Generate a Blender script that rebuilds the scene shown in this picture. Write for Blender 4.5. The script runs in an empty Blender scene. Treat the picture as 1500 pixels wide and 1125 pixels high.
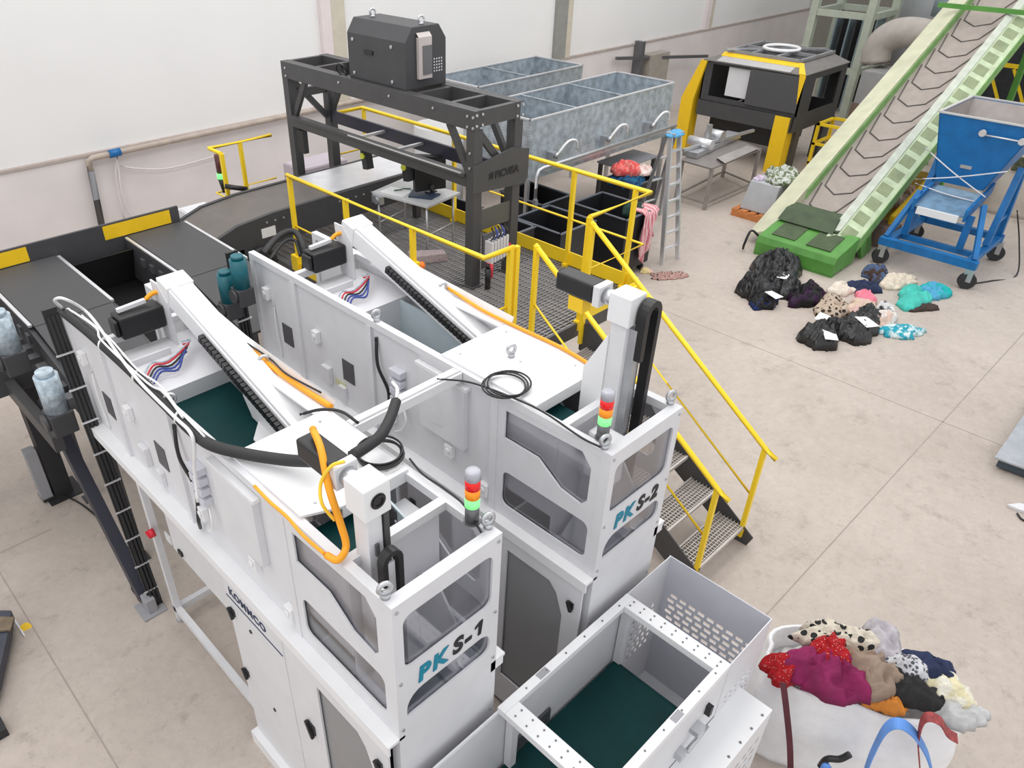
import bpy, bmesh, math, random
from mathutils import Vector, Matrix, noise

S = bpy.context.scene
COL = S.collection
V = Vector
PI = math.pi

# ------------------------------------------------------------------ materials
MATS = {}
def mat(name, col, rough=0.5, metal=0.0, var=0.06, vscale=6.0, bump=0.0, bscale=40.0, spec=0.5, emit=None):
    if name in MATS: return MATS[name]
    m = bpy.data.materials.new(name); m.use_nodes = True
    nt = m.node_tree; b = nt.nodes['Principled BSDF']
    b.inputs['Roughness'].default_value = rough; b.inputs['Metallic'].default_value = metal
    b.inputs['Specular IOR Level'].default_value = spec
    tc = nt.nodes.new('ShaderNodeTexCoord')
    if var:
        n = nt.nodes.new('ShaderNodeTexNoise'); n.inputs['Scale'].default_value = vscale; n.inputs['Detail'].default_value = 5
        nt.links.new(tc.outputs['Object'], n.inputs['Vector'])
        r = nt.nodes.new('ShaderNodeValToRGB')
        r.color_ramp.elements[0].position = 0.3; r.color_ramp.elements[1].position = 0.7
        r.color_ramp.elements[0].color = (*[c*(1-var) for c in col], 1)
        r.color_ramp.elements[1].color = (*[min(1, c*(1+var)) for c in col], 1)
        nt.links.new(n.outputs['Fac'], r.inputs['Fac']); nt.links.new(r.outputs['Color'], b.inputs['Base Color'])
    else:
        b.inputs['Base Color'].default_value = (*col, 1)
    if bump:
        n2 = nt.nodes.new('ShaderNodeTexNoise'); n2.inputs['Scale'].default_value = bscale; n2.inputs['Detail'].default_value = 4
        nt.links.new(tc.outputs['Object'], n2.inputs['Vector'])
        bp = nt.nodes.new('ShaderNodeBump'); bp.inputs['Strength'].default_value = bump; bp.inputs['Distance'].default_value = 0.02
        nt.links.new(n2.outputs['Fac'], bp.inputs['Height']); nt.links.new(bp.outputs['Normal'], b.inputs['Normal'])
    if emit:
        b.inputs['Emission Color'].default_value = (*emit[:3], 1); b.inputs['Emission Strength'].default_value = emit[3]
    MATS[name] = m
    return m

def clothmat(name, col, rough=0.85, var=0.15, vscale=6.0): return mat(name, col, rough, var=var, vscale=vscale, bump=0.7, bscale=14)

def pattern(name, c1, c2, kind='voronoi', scale=20.0, thr=0.4, rough=0.8, c3=None):
    m = bpy.data.materials.new(name); m.use_nodes = True
    nt = m.node_tree; b = nt.nodes['Principled BSDF']; b.inputs['Roughness'].default_value = rough
    b.inputs['Specular IOR Level'].default_value = 0.2
    tc = nt.nodes.new('ShaderNodeTexCoord')
    r = nt.nodes.new('ShaderNodeValToRGB'); r.color_ramp.interpolation = 'CONSTANT' if kind != 'noise' else 'LINEAR'
    e = r.color_ramp.elements
    e[0].position = 0 if kind != 'noise' else thr-0.07; e[0].color = (*c1, 1); e[1].position = thr if kind != 'noise' else thr+0.05; e[1].color = (*c2, 1)
    if c3:
        e3 = e.new(min(0.95, thr*1.35)); e3.color = (*c3, 1)
    if kind == 'voronoi':
        t = nt.nodes.new('ShaderNodeTexVoronoi'); t.inputs['Scale'].default_value = scale; o = t.outputs['Distance']
    elif kind == 'wave':
        t = nt.nodes.new('ShaderNodeTexWave'); t.inputs['Scale'].default_value = scale; t.inputs['Distortion'].default_value = 3; o = t.outputs['Fac']
    else:
        t = nt.nodes.new('ShaderNodeTexNoise'); t.inputs['Scale'].default_value = scale; o = t.outputs['Fac']
    nt.links.new(tc.outputs['Object'], t.inputs['Vector']); nt.links.new(o, r.inputs['Fac'])
    nt.links.new(r.outputs['Color'], b.inputs['Base Color'])
    n2 = nt.nodes.new('ShaderNodeTexNoise'); n2.inputs['Scale'].default_value = 14; n2.inputs['Detail'].default_value = 5; n2.inputs['Distortion'].default_value = 1.2
    bp = nt.nodes.new('ShaderNodeBump'); bp.inputs['Strength'].default_value = 0.7; bp.inputs['Distance'].default_value = 0.03
    nt.links.new(tc.outputs['Object'], n2.inputs['Vector']); nt.links.new(n2.outputs['Fac'], bp.inputs['Height']); nt.links.new(bp.outputs['Normal'], b.inputs['Normal'])
    MATS[name] = m
    return m

def clear(name, tint=(0.93, 0.94, 0.95), refl=0.5):
    m = bpy.data.materials.new(name); m.use_nodes = True
    nt = m.node_tree; nt.nodes.remove(nt.nodes['Principled BSDF'])
    out = nt.nodes['Material Output']
    t = nt.nodes.new('ShaderNodeBsdfTransparent'); t.inputs['Color'].default_value = (*tint, 1)
    g = nt.nodes.new('ShaderNodeBsdfGlossy'); g.inputs['Roughness'].default_value = 0.06
    f = nt.nodes.new('ShaderNodeFresnel'); f.inputs['IOR'].default_value = 1.4
    mu = nt.nodes.new('ShaderNodeMath'); mu.operation = 'MULTIPLY'; mu.inputs[1].default_value = refl
    mx = nt.nodes.new('ShaderNodeMixShader')
    nt.links.new(f.outputs['Fac'], mu.inputs[0]); nt.links.new(mu.outputs[0], mx.inputs['Fac'])
    nt.links.new(t.outputs[0], mx.inputs[1]); nt.links.new(g.outputs[0], mx.inputs[2]); nt.links.new(mx.outputs[0], out.inputs['Surface'])
    MATS[name] = m
    return m

def frosted(name, col, fac):
    m = bpy.data.materials.new(name); m.use_nodes = True; nt = m.node_tree; b = nt.nodes['Principled BSDF']
    b.inputs['Base Color'].default_value = (*col, 1); b.inputs['Roughness'].default_value = 0.15
    t = nt.nodes.new('ShaderNodeBsdfTransparent'); mx = nt.nodes.new('ShaderNodeMixShader'); mx.inputs['Fac'].default_value = fac
    nt.links.new(t.outputs[0], mx.inputs[1]); nt.links.new(b.outputs[0], mx.inputs[2]); nt.links.new(mx.outputs[0], nt.nodes['Material Output'].inputs['Surface'])
    MATS[name] = m
    return m

WHITE = mat('white_paint', (0.80, 0.80, 0.81), 0.45, var=0.02)
GREY = mat('light_grey_paint', (0.70, 0.70, 0.72), 0.45, var=0.03)
LILAC = mat('pale_grey_sheet', (0.62, 0.62, 0.68), 0.4, var=0.03)
MIDGREY = mat('mid_grey_paint', (0.33, 0.33, 0.35), 0.5, var=0.05)
STEEL = mat('bare_steel', (0.55, 0.56, 0.58), 0.35, 0.8, var=0.08)
ALU = mat('aluminium', (0.72, 0.72, 0.74), 0.35, 0.6, var=0.05)
DARK = mat('anthracite_paint', (0.060, 0.060, 0.062), 0.45, var=0.08)
DARK2 = mat('graphite_panel', (0.052, 0.052, 0.056), 0.55, var=0.08)
BLACK = mat('black_plastic', (0.012, 0.012, 0.013), 0.4, var=0.1)
RUBBER = mat('black_rubber', (0.022, 0.022, 0.024), 0.6, var=0.1)
COVER = mat('charcoal_cover_sheet', (0.055, 0.055, 0.058), 0.55, var=0.07, vscale=3)
YELLOW = mat('safety_yellow', (0.94, 0.65, 0.018), 0.4, var=0.03)
YSTRIPE = mat('yellow_stripe', (0.87, 0.55, 0.01), 0.5, var=0.04)
GREENBELT = mat('dark_green_belt', (0.001, 0.036, 0.038), 0.6, var=0.15, spec=0.2)
TEAL = mat('teal_gearmotor', (0.005, 0.11, 0.14), 0.4, var=0.15)
PALEBLUE = mat('wrapped_motor', (0.42, 0.50, 0.56), 0.3, 0.2, var=0.3, vscale=25)
GALV = mat('galvanised_sheet', (0.44, 0.49, 0.53), 0.38, 0.55, var=0.16, vscale=30)
ORANGE = mat('orange_cable', (0.95, 0.38, 0.01), 0.45, var=0.05)
YCABLE = mat('yellow_cable', (0.95, 0.62, 0.04), 0.45, var=0.05)
WCABLE = mat('white_cable', (0.78, 0.78, 0.78), 0.5, var=0.03)
BCABLE = mat('blue_cable', (0.03, 0.06, 0.30), 0.5, var=0.05)
RCABLE = mat('red_cable', (0.6, 0.03, 0.05), 0.5, var=0.05)
GCONV = mat('green_conveyor_paint', (0.085, 0.27, 0.045), 0.5, var=0.15, vscale=4)
PALEGREEN = mat('dusty_pale_green_paint', (0.48, 0.57, 0.38), 0.6, var=0.15, vscale=5)
DUSTYBELT = mat('dusty_belt', (0.36, 0.31, 0.28), 0.8, var=0.08)
BLUE = mat('hopper_blue', (0.004, 0.135, 0.385), 0.4, var=0.12)
RED = mat('red_plastic', (0.65, 0.02, 0.04), 0.4, var=0.05)
CLEAR = clear('clear_acrylic', (0.95, 0.95, 0.97), 0.55)
FIXB = mat('fixing_grey', (0.16, 0.16, 0.17), 0.4, 0.5, var=0)

# ------------------------------------------------------------------ mesh builder
def catmull(pts, k=6):
    P = [V(p) for p in pts]
    if len(P) < 3: return P
    out = []
    for i in range(len(P)-1):
        p0 = P[i-1] if i else P[0]*2-P[1]; p1 = P[i]; p2 = P[i+1]; p3 = P[i+2] if i+2 < len(P) else P[-1]*2-P[-2]
        for j in range(k):
            t = j/k
            out.append(0.5*((2*p1)+(p2-p0)*t+(2*p0-5*p1+4*p2-p3)*t*t+(3*p1-p0-3*p2+p3)*t**3))
    out.append(P[-1]); return out

class MB:
    def __init__(s): s.bm = bmesh.new()
    def quadbox(s, c):
        vs = [s.bm.verts.new(p) for p in c]
        for f in ((0,3,2,1),(4,5,6,7),(0,1,5,4),(1,2,6,5),(2,3,7,6),(3,0,4,7)): s.bm.faces.new([vs[i] for i in f])
        return s
    def box(s, a, b):
        x0,x1 = sorted((a[0],b[0])); y0,y1 = sorted((a[1],b[1])); z0,z1 = sorted((a[2],b[2]))
        return s.quadbox([(x0,y0,z0),(x1,y0,z0),(x1,y1,z0),(x0,y1,z0),(x0,y0,z1),(x1,y0,z1),(x1,y1,z1),(x0,y1,z1)])
    def frame_of(s, d, up):
        d = d.normalized(); up = V(up)
        if abs(d.dot(up)) > 0.99: up = V((0,1,0))
        a = d.cross(up).normalized(); b = a.cross(d).normalized(); return a, b
    def beam(s, p, q, w, h, up=(0,0,1)):
        p, q = V(p), V(q); a, b = s.frame_of(q-p, up); a = a*w/2; b = b*h/2
        return s.quadbox([p-a-b, p+a-b, p+a+b, p-a+b, q-a-b, q+a-b, q+a+b, q-a+b])
    def cyl(s, p, q, r, r2=None, n=16, smooth=True):
        p, q = V(p), V(q); r2 = r if r2 is None else r2
        a, b = s.frame_of(q-p, (0,0,1))
        A = []; B = []
        for i in range(n):
            t = 2*PI*i/n; d = a*math.cos(t)+b*math.sin(t)
            A.append(s.bm.verts.new(p+d*r)); B.append(s.bm.verts.new(q+d*r2))
        for i in range(n):
            f = s.bm.faces.new((A[i],A[(i+1)%n],B[(i+1)%n],B[i])); f.smooth = smooth
        s.bm.faces.new(A[::-1]); s.bm.faces.new(B); return s
    def tube(s, pts, r, n=8, k=6, closed=False):
        P = catmull(pts, k) if k > 1 else [V(p) for p in pts]
        rings = []; a = None
        for i, p in enumerate(P):
            d = (P[min(i+1,len(P)-1)]-P[max(i-1,0)])
            if d.length < 1e-7: d = V((0,0,1))
            d.normalize()
            if a is None: a, b = s.frame_of(d, (0,0,1))
            else:
                a = (a-d*a.dot(d)); a = a.normalized() if a.length > 1e-5 else s.frame_of(d,(0,0,1))[0]
                b = d.cross(a)
            rings.append([s.bm.verts.new(p+(a*math.cos(2*PI*j/n)+b*math.sin(2*PI*j/n))*r) for j in range(n)])
        for i in range(len(rings)-1):
            for j in range(n):
                f = s.bm.faces.new((rings[i][j],rings[i][(j+1)%n],rings[i+1][(j+1)%n],rings[i+1][j])); f.smooth = True
        s.bm.faces.new(rings[0][::-1]); s.bm.faces.new(rings[-1]); return s
    def strip(s, pts, w, t, wd=(0,0,1)):       # flat strap along a path
        P = [V(p) for p in pts]; wd = V(wd).normalized()*w/2; rings = []
        for i, p in enumerate(P):
            d = (P[min(i+1,len(P)-1)]-P[max(i-1,0)]).normalized(); nn = d.cross(wd).normalized()*t/2
            rings.append([s.bm.verts.new(q) for q in (p-wd-nn, p+wd-nn, p+wd+nn, p-wd+nn)])
        for i in range(len(rings)-1):
            for j in range(4): s.bm.faces.new((rings[i][j],rings[i][(j+1)%4],rings[i+1][(j+1)%4],rings[i+1][j]))
        s.bm.faces.new(rings[0][::-1]); s.bm.faces.new(rings[-1]); return s
    def prism(s, poly, ext):
        P = [V(p) for p in poly]; e = V(ext)
        A = [s.bm.verts.new(p) for p in P]; B = [s.bm.verts.new(p+e) for p in P]; n = len(P)
        s.bm.faces.new(A[::-1]); s.bm.faces.new(B)
        for i in range(n): s.bm.faces.new((A[i],A[(i+1)%n],B[(i+1)%n],B[i]))
        return s
    def plate(s, o, u, v, outer, holes, t):    # sheet with real openings, thickness t along u x v
        o, u, v = V(o), V(u), V(v); nrm = u.cross(v).normalized()*t
        tmp = bmesh.new(); loops = []
        for L in [outer]+holes:
            vs = [tmp.verts.new((p[0], p[1], 0)) for p in L]; loops.append(vs)
            for i in range(len(vs)): tmp.edges.new((vs[i], vs[(i+1)%len(vs)]))
        bmesh.ops.triangle_fill(tmp, use_beauty=True, use_dissolve=False, edges=tmp.edges[:])
        tmp.verts.index_update()
        for off in (0, 1):
            m = {x.index: s.bm.verts.new(o+u*x.co.x+v*x.co.y+nrm*off) for x in tmp.verts}
            for f in tmp.faces:
                q = [m[x.index] for x in f.verts]
                nz = f.normal.z
                if (nz > 0) != bool(off): q = q[::-1]
                s.bm.faces.new(q)
            if off == 0: m0 = m
        for L in loops:
            for i in range(len(L)):
                a, b = L[i].index, L[(i+1)%len(L)].index
                s.bm.faces.new((m0[a], m0[b], m[b], m[a]))
        tmp.free(); return s
    def lathe(s, c, prof, n=20, smooth=True):  # prof: (radius, z)
        c = V(c); R = []
        for r, z in prof: R.append([s.bm.verts.new(c+V((r*math.cos(2*PI*j/n), r*math.sin(2*PI*j/n), z))) for j in range(n)])
        for i in range(len(R)-1):
            for j in range(n):
                f = s.bm.faces.new((R[i][j],R[i][(j+1)%n],R[i+1][(j+1)%n],R[i+1][j])); f.smooth = smooth
        s.bm.faces.new(R[0][::-1]); s.bm.faces.new(R[-1]); return s
    def ring(s, c, R, r, ax=(0,0,1), n=24, m=8):
        c = V(c); a, b = s.frame_of(V(ax), (1,0,0)); rows = []
        for i in range(n):
            d = a*math.cos(2*PI*i/n)+b*math.sin(2*PI*i/n)
            rows.append([s.bm.verts.new(c+d*(R+r*math.cos(2*PI*j/m))+V(ax).normalized()*r*math.sin(2*PI*j/m)) for j in range(m)])
        for i in range(n):
            for j in range(m):
                f = s.bm.faces.new((rows[i][j],rows[(i+1)%n][j],rows[(i+1)%n][(j+1)%m],rows[i][(j+1)%m])); f.smooth = True
        return s
    def build(s, name, m, parent=None, bevel=0.0):
        bmesh.ops.recalc_face_normals(s.bm, faces=s.bm.faces[:])
        if parent is not None: loc = V(parent['base'])
        else:
            xs = [v.co for v in s.bm.verts]
            lo = V([min(p[i] for p in xs) for i in range(3)]); hi = V([max(p[i] for p in xs) for i in range(3)])
            loc = V(((lo.x+hi.x)/2, (lo.y+hi.y)/2, lo.z))
        bmesh.ops.translate(s.bm, verts=s.bm.verts[:], vec=-loc)
        me = bpy.data.meshes.new(name); s.bm.to_mesh(me); s.bm.free(); me.materials.append(m)
        o = bpy.data.objects.new(name, me); COL.objects.link(o)
        if parent is None: o.location = loc
        else: o.parent = parent
        o['base'] = list(loc)
        if bevel:
            b = o.modifiers.new('edge', 'BEVEL'); b.width = bevel; b.segments = 2; b.limit_method = 'ANGLE'; b.angle_limit = 0.9
        return o

def tag(o, label, cat, group=None):
    o['label'] = label; o['category'] = cat
    if group: o['group'] = group
    return o
def thing(name, label, cat, loc, group=None):
    o = bpy.data.objects.new(name, None); COL.objects.link(o); o.location = loc; o['base'] = list(loc)
    o.empty_display_size = 0.1
    return tag(o, label, cat, group)
def struct(name, mb, m):
    o = mb.build(name, m); o['kind'] = 'structure'; return o

def rrect(x0, y0, x1, y1, r, n=5, rs=None):
    rs = rs or [r]*4; out = []
    for (cx, cy, a0, rr) in ((x1-rs[0], y0+rs[0], -PI/2, rs[0]), (x1-rs[1], y1-rs[1], 0, rs[1]), (x0+rs[2], y1-rs[2], PI/2, rs[2]), (x0+rs[3], y0+rs[3], PI, rs[3])):
        for i in range(n+1):
            t = a0+PI/2*i/n; out.append((cx+rr*math.cos(t), cy+rr*math.sin(t)))
    return out

def text(body, o, u, v, size, m, name, parent=None, thick=0.002, shear=0.0, spacing=1.0):
    c = bpy.data.curves.new('letters', 'FONT'); c.body = body; c.size = size; c.extrude = thick; c.shear = shear; c.space_character = spacing; c.offset = 0.004*size/0.1
    t = bpy.data.objects.new('letters', c); COL.objects.link(t)
    bpy.context.view_layer.update()
    me = bpy.data.meshes.new_from_object(t.evaluated_get(bpy.context.evaluated_depsgraph_get()))
    bpy.data.objects.remove(t)
    u, v = V(u).normalized(), V(v).normalized(); n = u.cross(v)
    base = V(parent['base']) if parent is not None else V((0,0,0))
    for vt in me.vertices:
        p = vt.co.copy(); vt.co = V(o)+u*p.x+v*p.y+n*p.z-base
    me.materials.clear(); me.materials.append(m)
    ob = bpy.data.objects.new(name, me); COL.objects.link(ob)
    if parent is not None: ob.parent = parent
    ob['base'] = list(base)
    return ob

def cloth(name, label, cat, c, rx, ry, h, m, seed, rot=0.0, group=None, fold=1.0, parent=None, droop=0.0, nr=20, na=72):
    """a crumpled heap of fabric lying at c"""
    rnd = random.Random(seed); off = V((rnd.uniform(-50,50), rnd.uniform(-50,50), rnd.uniform(-50,50)))
    bm = bmesh.new(); c = V(c); rows = []
    top = bm.verts.new(c+V((0,0,h)))
    ca, sa = math.cos(rot), math.sin(rot); R = (rx*ry)**0.5; fs = fold*0.42/max(R, 0.08)**0.7
    def ridge(p):
        p = p+V((noise.noise(p*0.7+off), noise.noise(p*0.7+off+V((9,4,2))), 0))*0.8
        return (1-abs(noise.noise(p+off))*2.0)
    for i in range(1, nr+1):
        f = i/nr; row = []
        for j in range(na):
            t = 2*PI*j/na
            out = 1+0.42*noise.noise(off+V((1.2*math.cos(t),1.2*math.sin(t),0)))+0.20*noise.noise(off+V((3.5*math.cos(t),3.5*math.sin(t),3)))+0.07*noise.noise(off+V((9*math.cos(t),9*math.sin(t),5)))
            x = f*out*math.cos(t)*rx; y = f*out*math.sin(t)*ry
            p = V((x*ca-y*sa, x*sa+y*ca, 0))
            env = max(0.0, 1-f**3.0)**0.5
            r1 = ridge(p*(4.2*fs)); r2 = ridge(p*(9.0*fs)+V((3,7,1)))
            big = 0.5+noise.noise(off+p*(2.0*fs))
            z = h*env*max(0.05, 0.22+0.40*big+0.46*r1*0.8+0.30*r2)
            z = max(z, 0.0)
            if f > 0.8 and i < nr: z = max(z, 0.006+0.02*max(0, r2))
            if i == nr: z = 0.0
            row.append(bm.verts.new(c+p+V((0,0,z))))
        rows.append(row)
    top.co = c+V((0,0,sum(v.co.z-c.z for v in rows[0])/na))
    for j in range(na): bm.faces.new((top, rows[0][j], rows[0][(j+1)%na])).smooth = True
    for i in range(nr-1):
        for j in range(na): bm.faces.new((rows[i][j], rows[i+1][j], rows[i+1][(j+1)%na], rows[i][(j+1)%na])).smooth = True
    bm.faces.new(rows[-1][::-1])
    mb = MB(); mb.bm.free(); mb.bm = bm
    o = mb.build(name, m, parent)
    if parent is None: tag(o, label, cat, group)
    return o

# ------------------------------------------------------------------ camera
CAMROT = Matrix(((0.728390, 0.384049, -0.567410), (-0.685159, 0.410985, -0.601372), (0.002241, 0.826800, 0.562492)))
cd = bpy.data.cameras.new('camera'); cam = bpy.data.objects.new('camera', cd); COL.objects.link(cam)
cam.matrix_world = Matrix.Translation((0, 0, 5.2)) @ CAMROT.to_4x4()
cd.sensor_fit = 'HORIZONTAL'; cd.sensor_width = 36.0; cd.lens = 1122.15/1500*36.0
cd.shift_x = (750-663.18)/1500; cd.shift_y = (586.52-562.5)/1500
cd.clip_end = 200
S.camera = cam
S.view_settings.view_transform = 'Standard'; S.view_settings.look = 'None'; S.view_settings.gamma = 1; S.view_settings.exposure = 0.0

# ------------------------------------------------------------------ light: daylight through the roof lights of the hall
w = bpy.data.worlds.new('daylight'); S.world = w; w.use_nodes = True
w.node_tree.nodes['Background'].inputs['Color'].default_value = (0.97, 0.98, 1.0, 1)
w.node_tree.nodes['Background'].inputs['Strength'].default_value = 1.1
def skylight(x, y, sx, sy, power):
    l = bpy.data.lights.new('roof_light', 'AREA'); l.shape = 'RECTANGLE'; l.size = sx; l.size_y = sy; l.energy = power; l.color = (1.0, 0.98, 0.95)
    o = bpy.data.objects.new('roof_light', l); COL.objects.link(o); o.location = (x, y, 9.5)
skylight(1, 4, 12, 3, 300); skylight(14, 4, 12, 3, 230); skylight(8, 8.5, 16, 2.5, 330)

# ------------------------------------------------------------------ setting
def floor_material():
    m = bpy.data.materials.new('concrete_floor'); m.use_nodes = True; nt = m.node_tree; b = nt.nodes['Principled BSDF']
    b.inputs['Roughness'].default_value = 0.6; b.inputs['Specular IOR Level'].default_value = 0.3
    tc = nt.nodes.new('ShaderNodeTexCoord')
    def nz(scale, detail, rough=0.6):
        n = nt.nodes.new('ShaderNodeTexNoise'); n.inputs['Scale'].default_value = scale; n.inputs['Detail'].default_value = detail; n.inputs['Roughness'].default_value = rough
        nt.links.new(tc.outputs['Object'], n.inputs['Vector']); return n.outputs['Fac']
    def ramp(src, a, b_, p0=0.3, p1=0.7):
        r = nt.nodes.new('ShaderNodeValToRGB'); r.color_ramp.elements[0].position = p0; r.color_ramp.elements[1].position = p1
        r.color_ramp.elements[0].color = (*a, 1); r.color_ramp.elements[1].color = (*b_, 1); nt.links.new(src, r.inputs['Fac']); return r.outputs['Color']
    def mixc(a, b_, fac, mode='MULTIPLY'):
        x = nt.nodes.new('ShaderNodeMix'); x.data_type = 'RGBA'; x.blend_type = mode; x.inputs[0].default_value = fac
        nt.links.new(a, x.inputs[6]); nt.links.new(b_, x.inputs[7]); return x.outputs[2]
    base = ramp(nz(0.55, 6), (0.48, 0.415, 0.365), (0.58, 0.51, 0.455))
    fine = ramp(nz(9, 8, 0.75), (0.80, 0.79, 0.78), (1.06, 1.06, 1.06), 0.25, 0.75)
    c = mixc(base, fine, 0.75)
    spots = ramp(nz(3.2, 9, 0.8), (0.58, 0.56, 0.54), (1, 1, 1), 0.32, 0.45)
    c = mixc(c, spots, 0.55)
    grey = ramp(nz(26, 5, 0.7), (0.72, 0.70, 0.68), (1, 1, 1), 0.30, 0.42)
    c = mixc(c, grey, 0.6)
    nt.links.new(c, b.inputs['Base Color'])
    return m
struct('floor', MB().box((-8, -8, -0.1), (30, 12.3, 0)), floor_material())
JOINT = mat('floor_joint_filler', (0.36, 0.31, 0.27), 0.8, var=0.1)
for i, (a, b_) in enumerate((((3.4, -1.2, 0.0008), (17, -1.2, 0.0008)), ((4.6, 1.35, 0.0008), (13, 1.35, 0.0008)), ((9.1, -4, 0.0008), (9.1, 6, 0.0008)), ((-4, 6.6, 0.0008), (0.9, 6.6, 0.0008)), ((0.35, -2, 0.0008), (0.35, 12, 0.0008)))):
    struct('trim_%d' % (i+1), MB().beam(a, b_, 0.012, 0.0016), JOINT)
WALLM = mat('white_wall_panel', (0.78, 0.775, 0.77), 0.7, var=0.02, vscale=0.6)
WALLL = mat('painted_concrete_wall', (0.70, 0.655, 0.645), 0.8, var=0.05, vscale=1.5)
BEIGE = mat('beige_column_face', (0.56, 0.51, 0.42), 0.7, var=0.06)
GREYCOL = mat('grey_steel_column', (0.27, 0.27, 0.25), 0.6, var=0.08)
PINKW = mat('pale_pink_column_edge', (0.72, 0.64, 0.64), 0.7, var=0.03)
struct('wall_back', MB().box((-8, 12.0, 0), (30, 12.25, 1.82)), WALLL)
struct('wall_back_upper', MB().box((-8, 12.06, 1.82), (30, 12.25, 7.5)), WALLM)
struct('wall_right', MB().box((27.0, -8, 0), (27.25, 12.0, 7.5)), mat('grey_end_wall', (0.24, 0.23, 0.20), 0.8, var=0.08, vscale=1))
struct('trim_6', MB().box((-8, 11.975, 1.80), (30, 12.06, 1.835)), mat('wall_ledge_trim', (0.42, 0.36, 0.33), 0.8, var=0.1))
def column(i, x0, x1, x2, m1, m2):
    struct('trim_%d' % i, MB().box((x0, 11.97, 1.83), (x1, 12.07, 7.5)), m1)
    struct('trim_%d' % (i+1), MB().box((x1, 11.98, 1.83), (x2, 12.07, 7.5)), m2)
column(7, 8.22, 8.42, 8.72, PINKW, BEIGE)
column(9, 14.42, 14.78, 14.96, GREYCOL, BEIGE)
column(11, 20.66, 20.86, 21.02, PINKW, BEIGE)

# ------------------------------------------------------------------ the two tall white sorting stations
TINT = frosted('smoked_acrylic', (0.38, 0.38, 0.39), 0.62)
BGS = mat('blue_grey_sheet', (0.50, 0.58, 0.62), 0.4, var=0.03)
DARKPLATE = mat('dark_label_plate', (0.075, 0.075, 0.085), 0.4, var=0.1)
TEXTTEAL = mat('lettering_teal', (0.0, 0.22, 0.33), 0.5, var=0)
TEXTBLACK = mat('lettering_black', (0.01, 0.01, 0.012), 0.5, var=0)
LOGOBLUE = mat('sticker_dark_blue', (0.015, 0.03, 0.09), 0.5, var=0)
SREDS = mat('red_lens', (0.75, 0.01, 0.01), 0.25, var=0, emit=(1, 0.02, 0.01, 0.15))
SAMB = mat('amber_lens', (0.95, 0.30, 0.01), 0.25, var=0, emit=(1, 0.30, 0.01, 0.15))
SGRN = mat('lit_green_lens', (0.20, 0.85, 0.25), 0.25, var=0, emit=(0.25, 1.0, 0.30, 0.7))
LENSCAP = mat('clear_grey_lens_cap', (0.45, 0.45, 0.50), 0.2, var=0.1)

def eyebolt(mb, p, r=0.035):
    p = V(p); mb.cyl(p, p+V((0,0,0.025)), r*0.8, n=12); mb.ring(p+V((0,0,0.025+r)), r, 0.012, (0.3,1,0), 16, 6)

def stack_light(root, c, zb):
    x, y = c
    b = MB().cyl((x,y,zb), (x,y,zb+0.10), 0.034, n=20).cyl((x,y,zb), (x,y,zb+0.008), 0.042, n=20).build('signal_tower', MIDGREY if False else FIXB, root)
    MB().cyl((x,y,zb+0.10), (x,y,zb+0.152), 0.036, n=20).build('green_lens', SGRN, b)['label'] = 'lit green lens'
    MB().cyl((x,y,zb+0.152), (x,y,zb+0.204), 0.036, n=20).build('amber_lens', SAMB, b)['label'] = 'amber lens'
    MB().cyl((x,y,zb+0.204), (x,y,zb+0.256), 0.036, n=20).build('red_lens', SREDS, b)['label'] = 'red lens'
    MB().lathe((x,y,zb+0.256), [(0.036,0),(0.036,0.045),(0.030,0.052),(0.008,0.053)]).build('lens_cap', LENSCAP, b)

def latch(root, x, y, z, s=1.0):
    MB().box((x-0.012, y-0.03*s, z-0.035*s), (x, y+0.03*s, z+0.035*s)).beam((x-0.02, y-0.02*s, z-0.05*s), (x-0.02, y+0.02*s, z+0.05*s), 0.02, 0.02).build('latch', BLACK, root)

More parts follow.
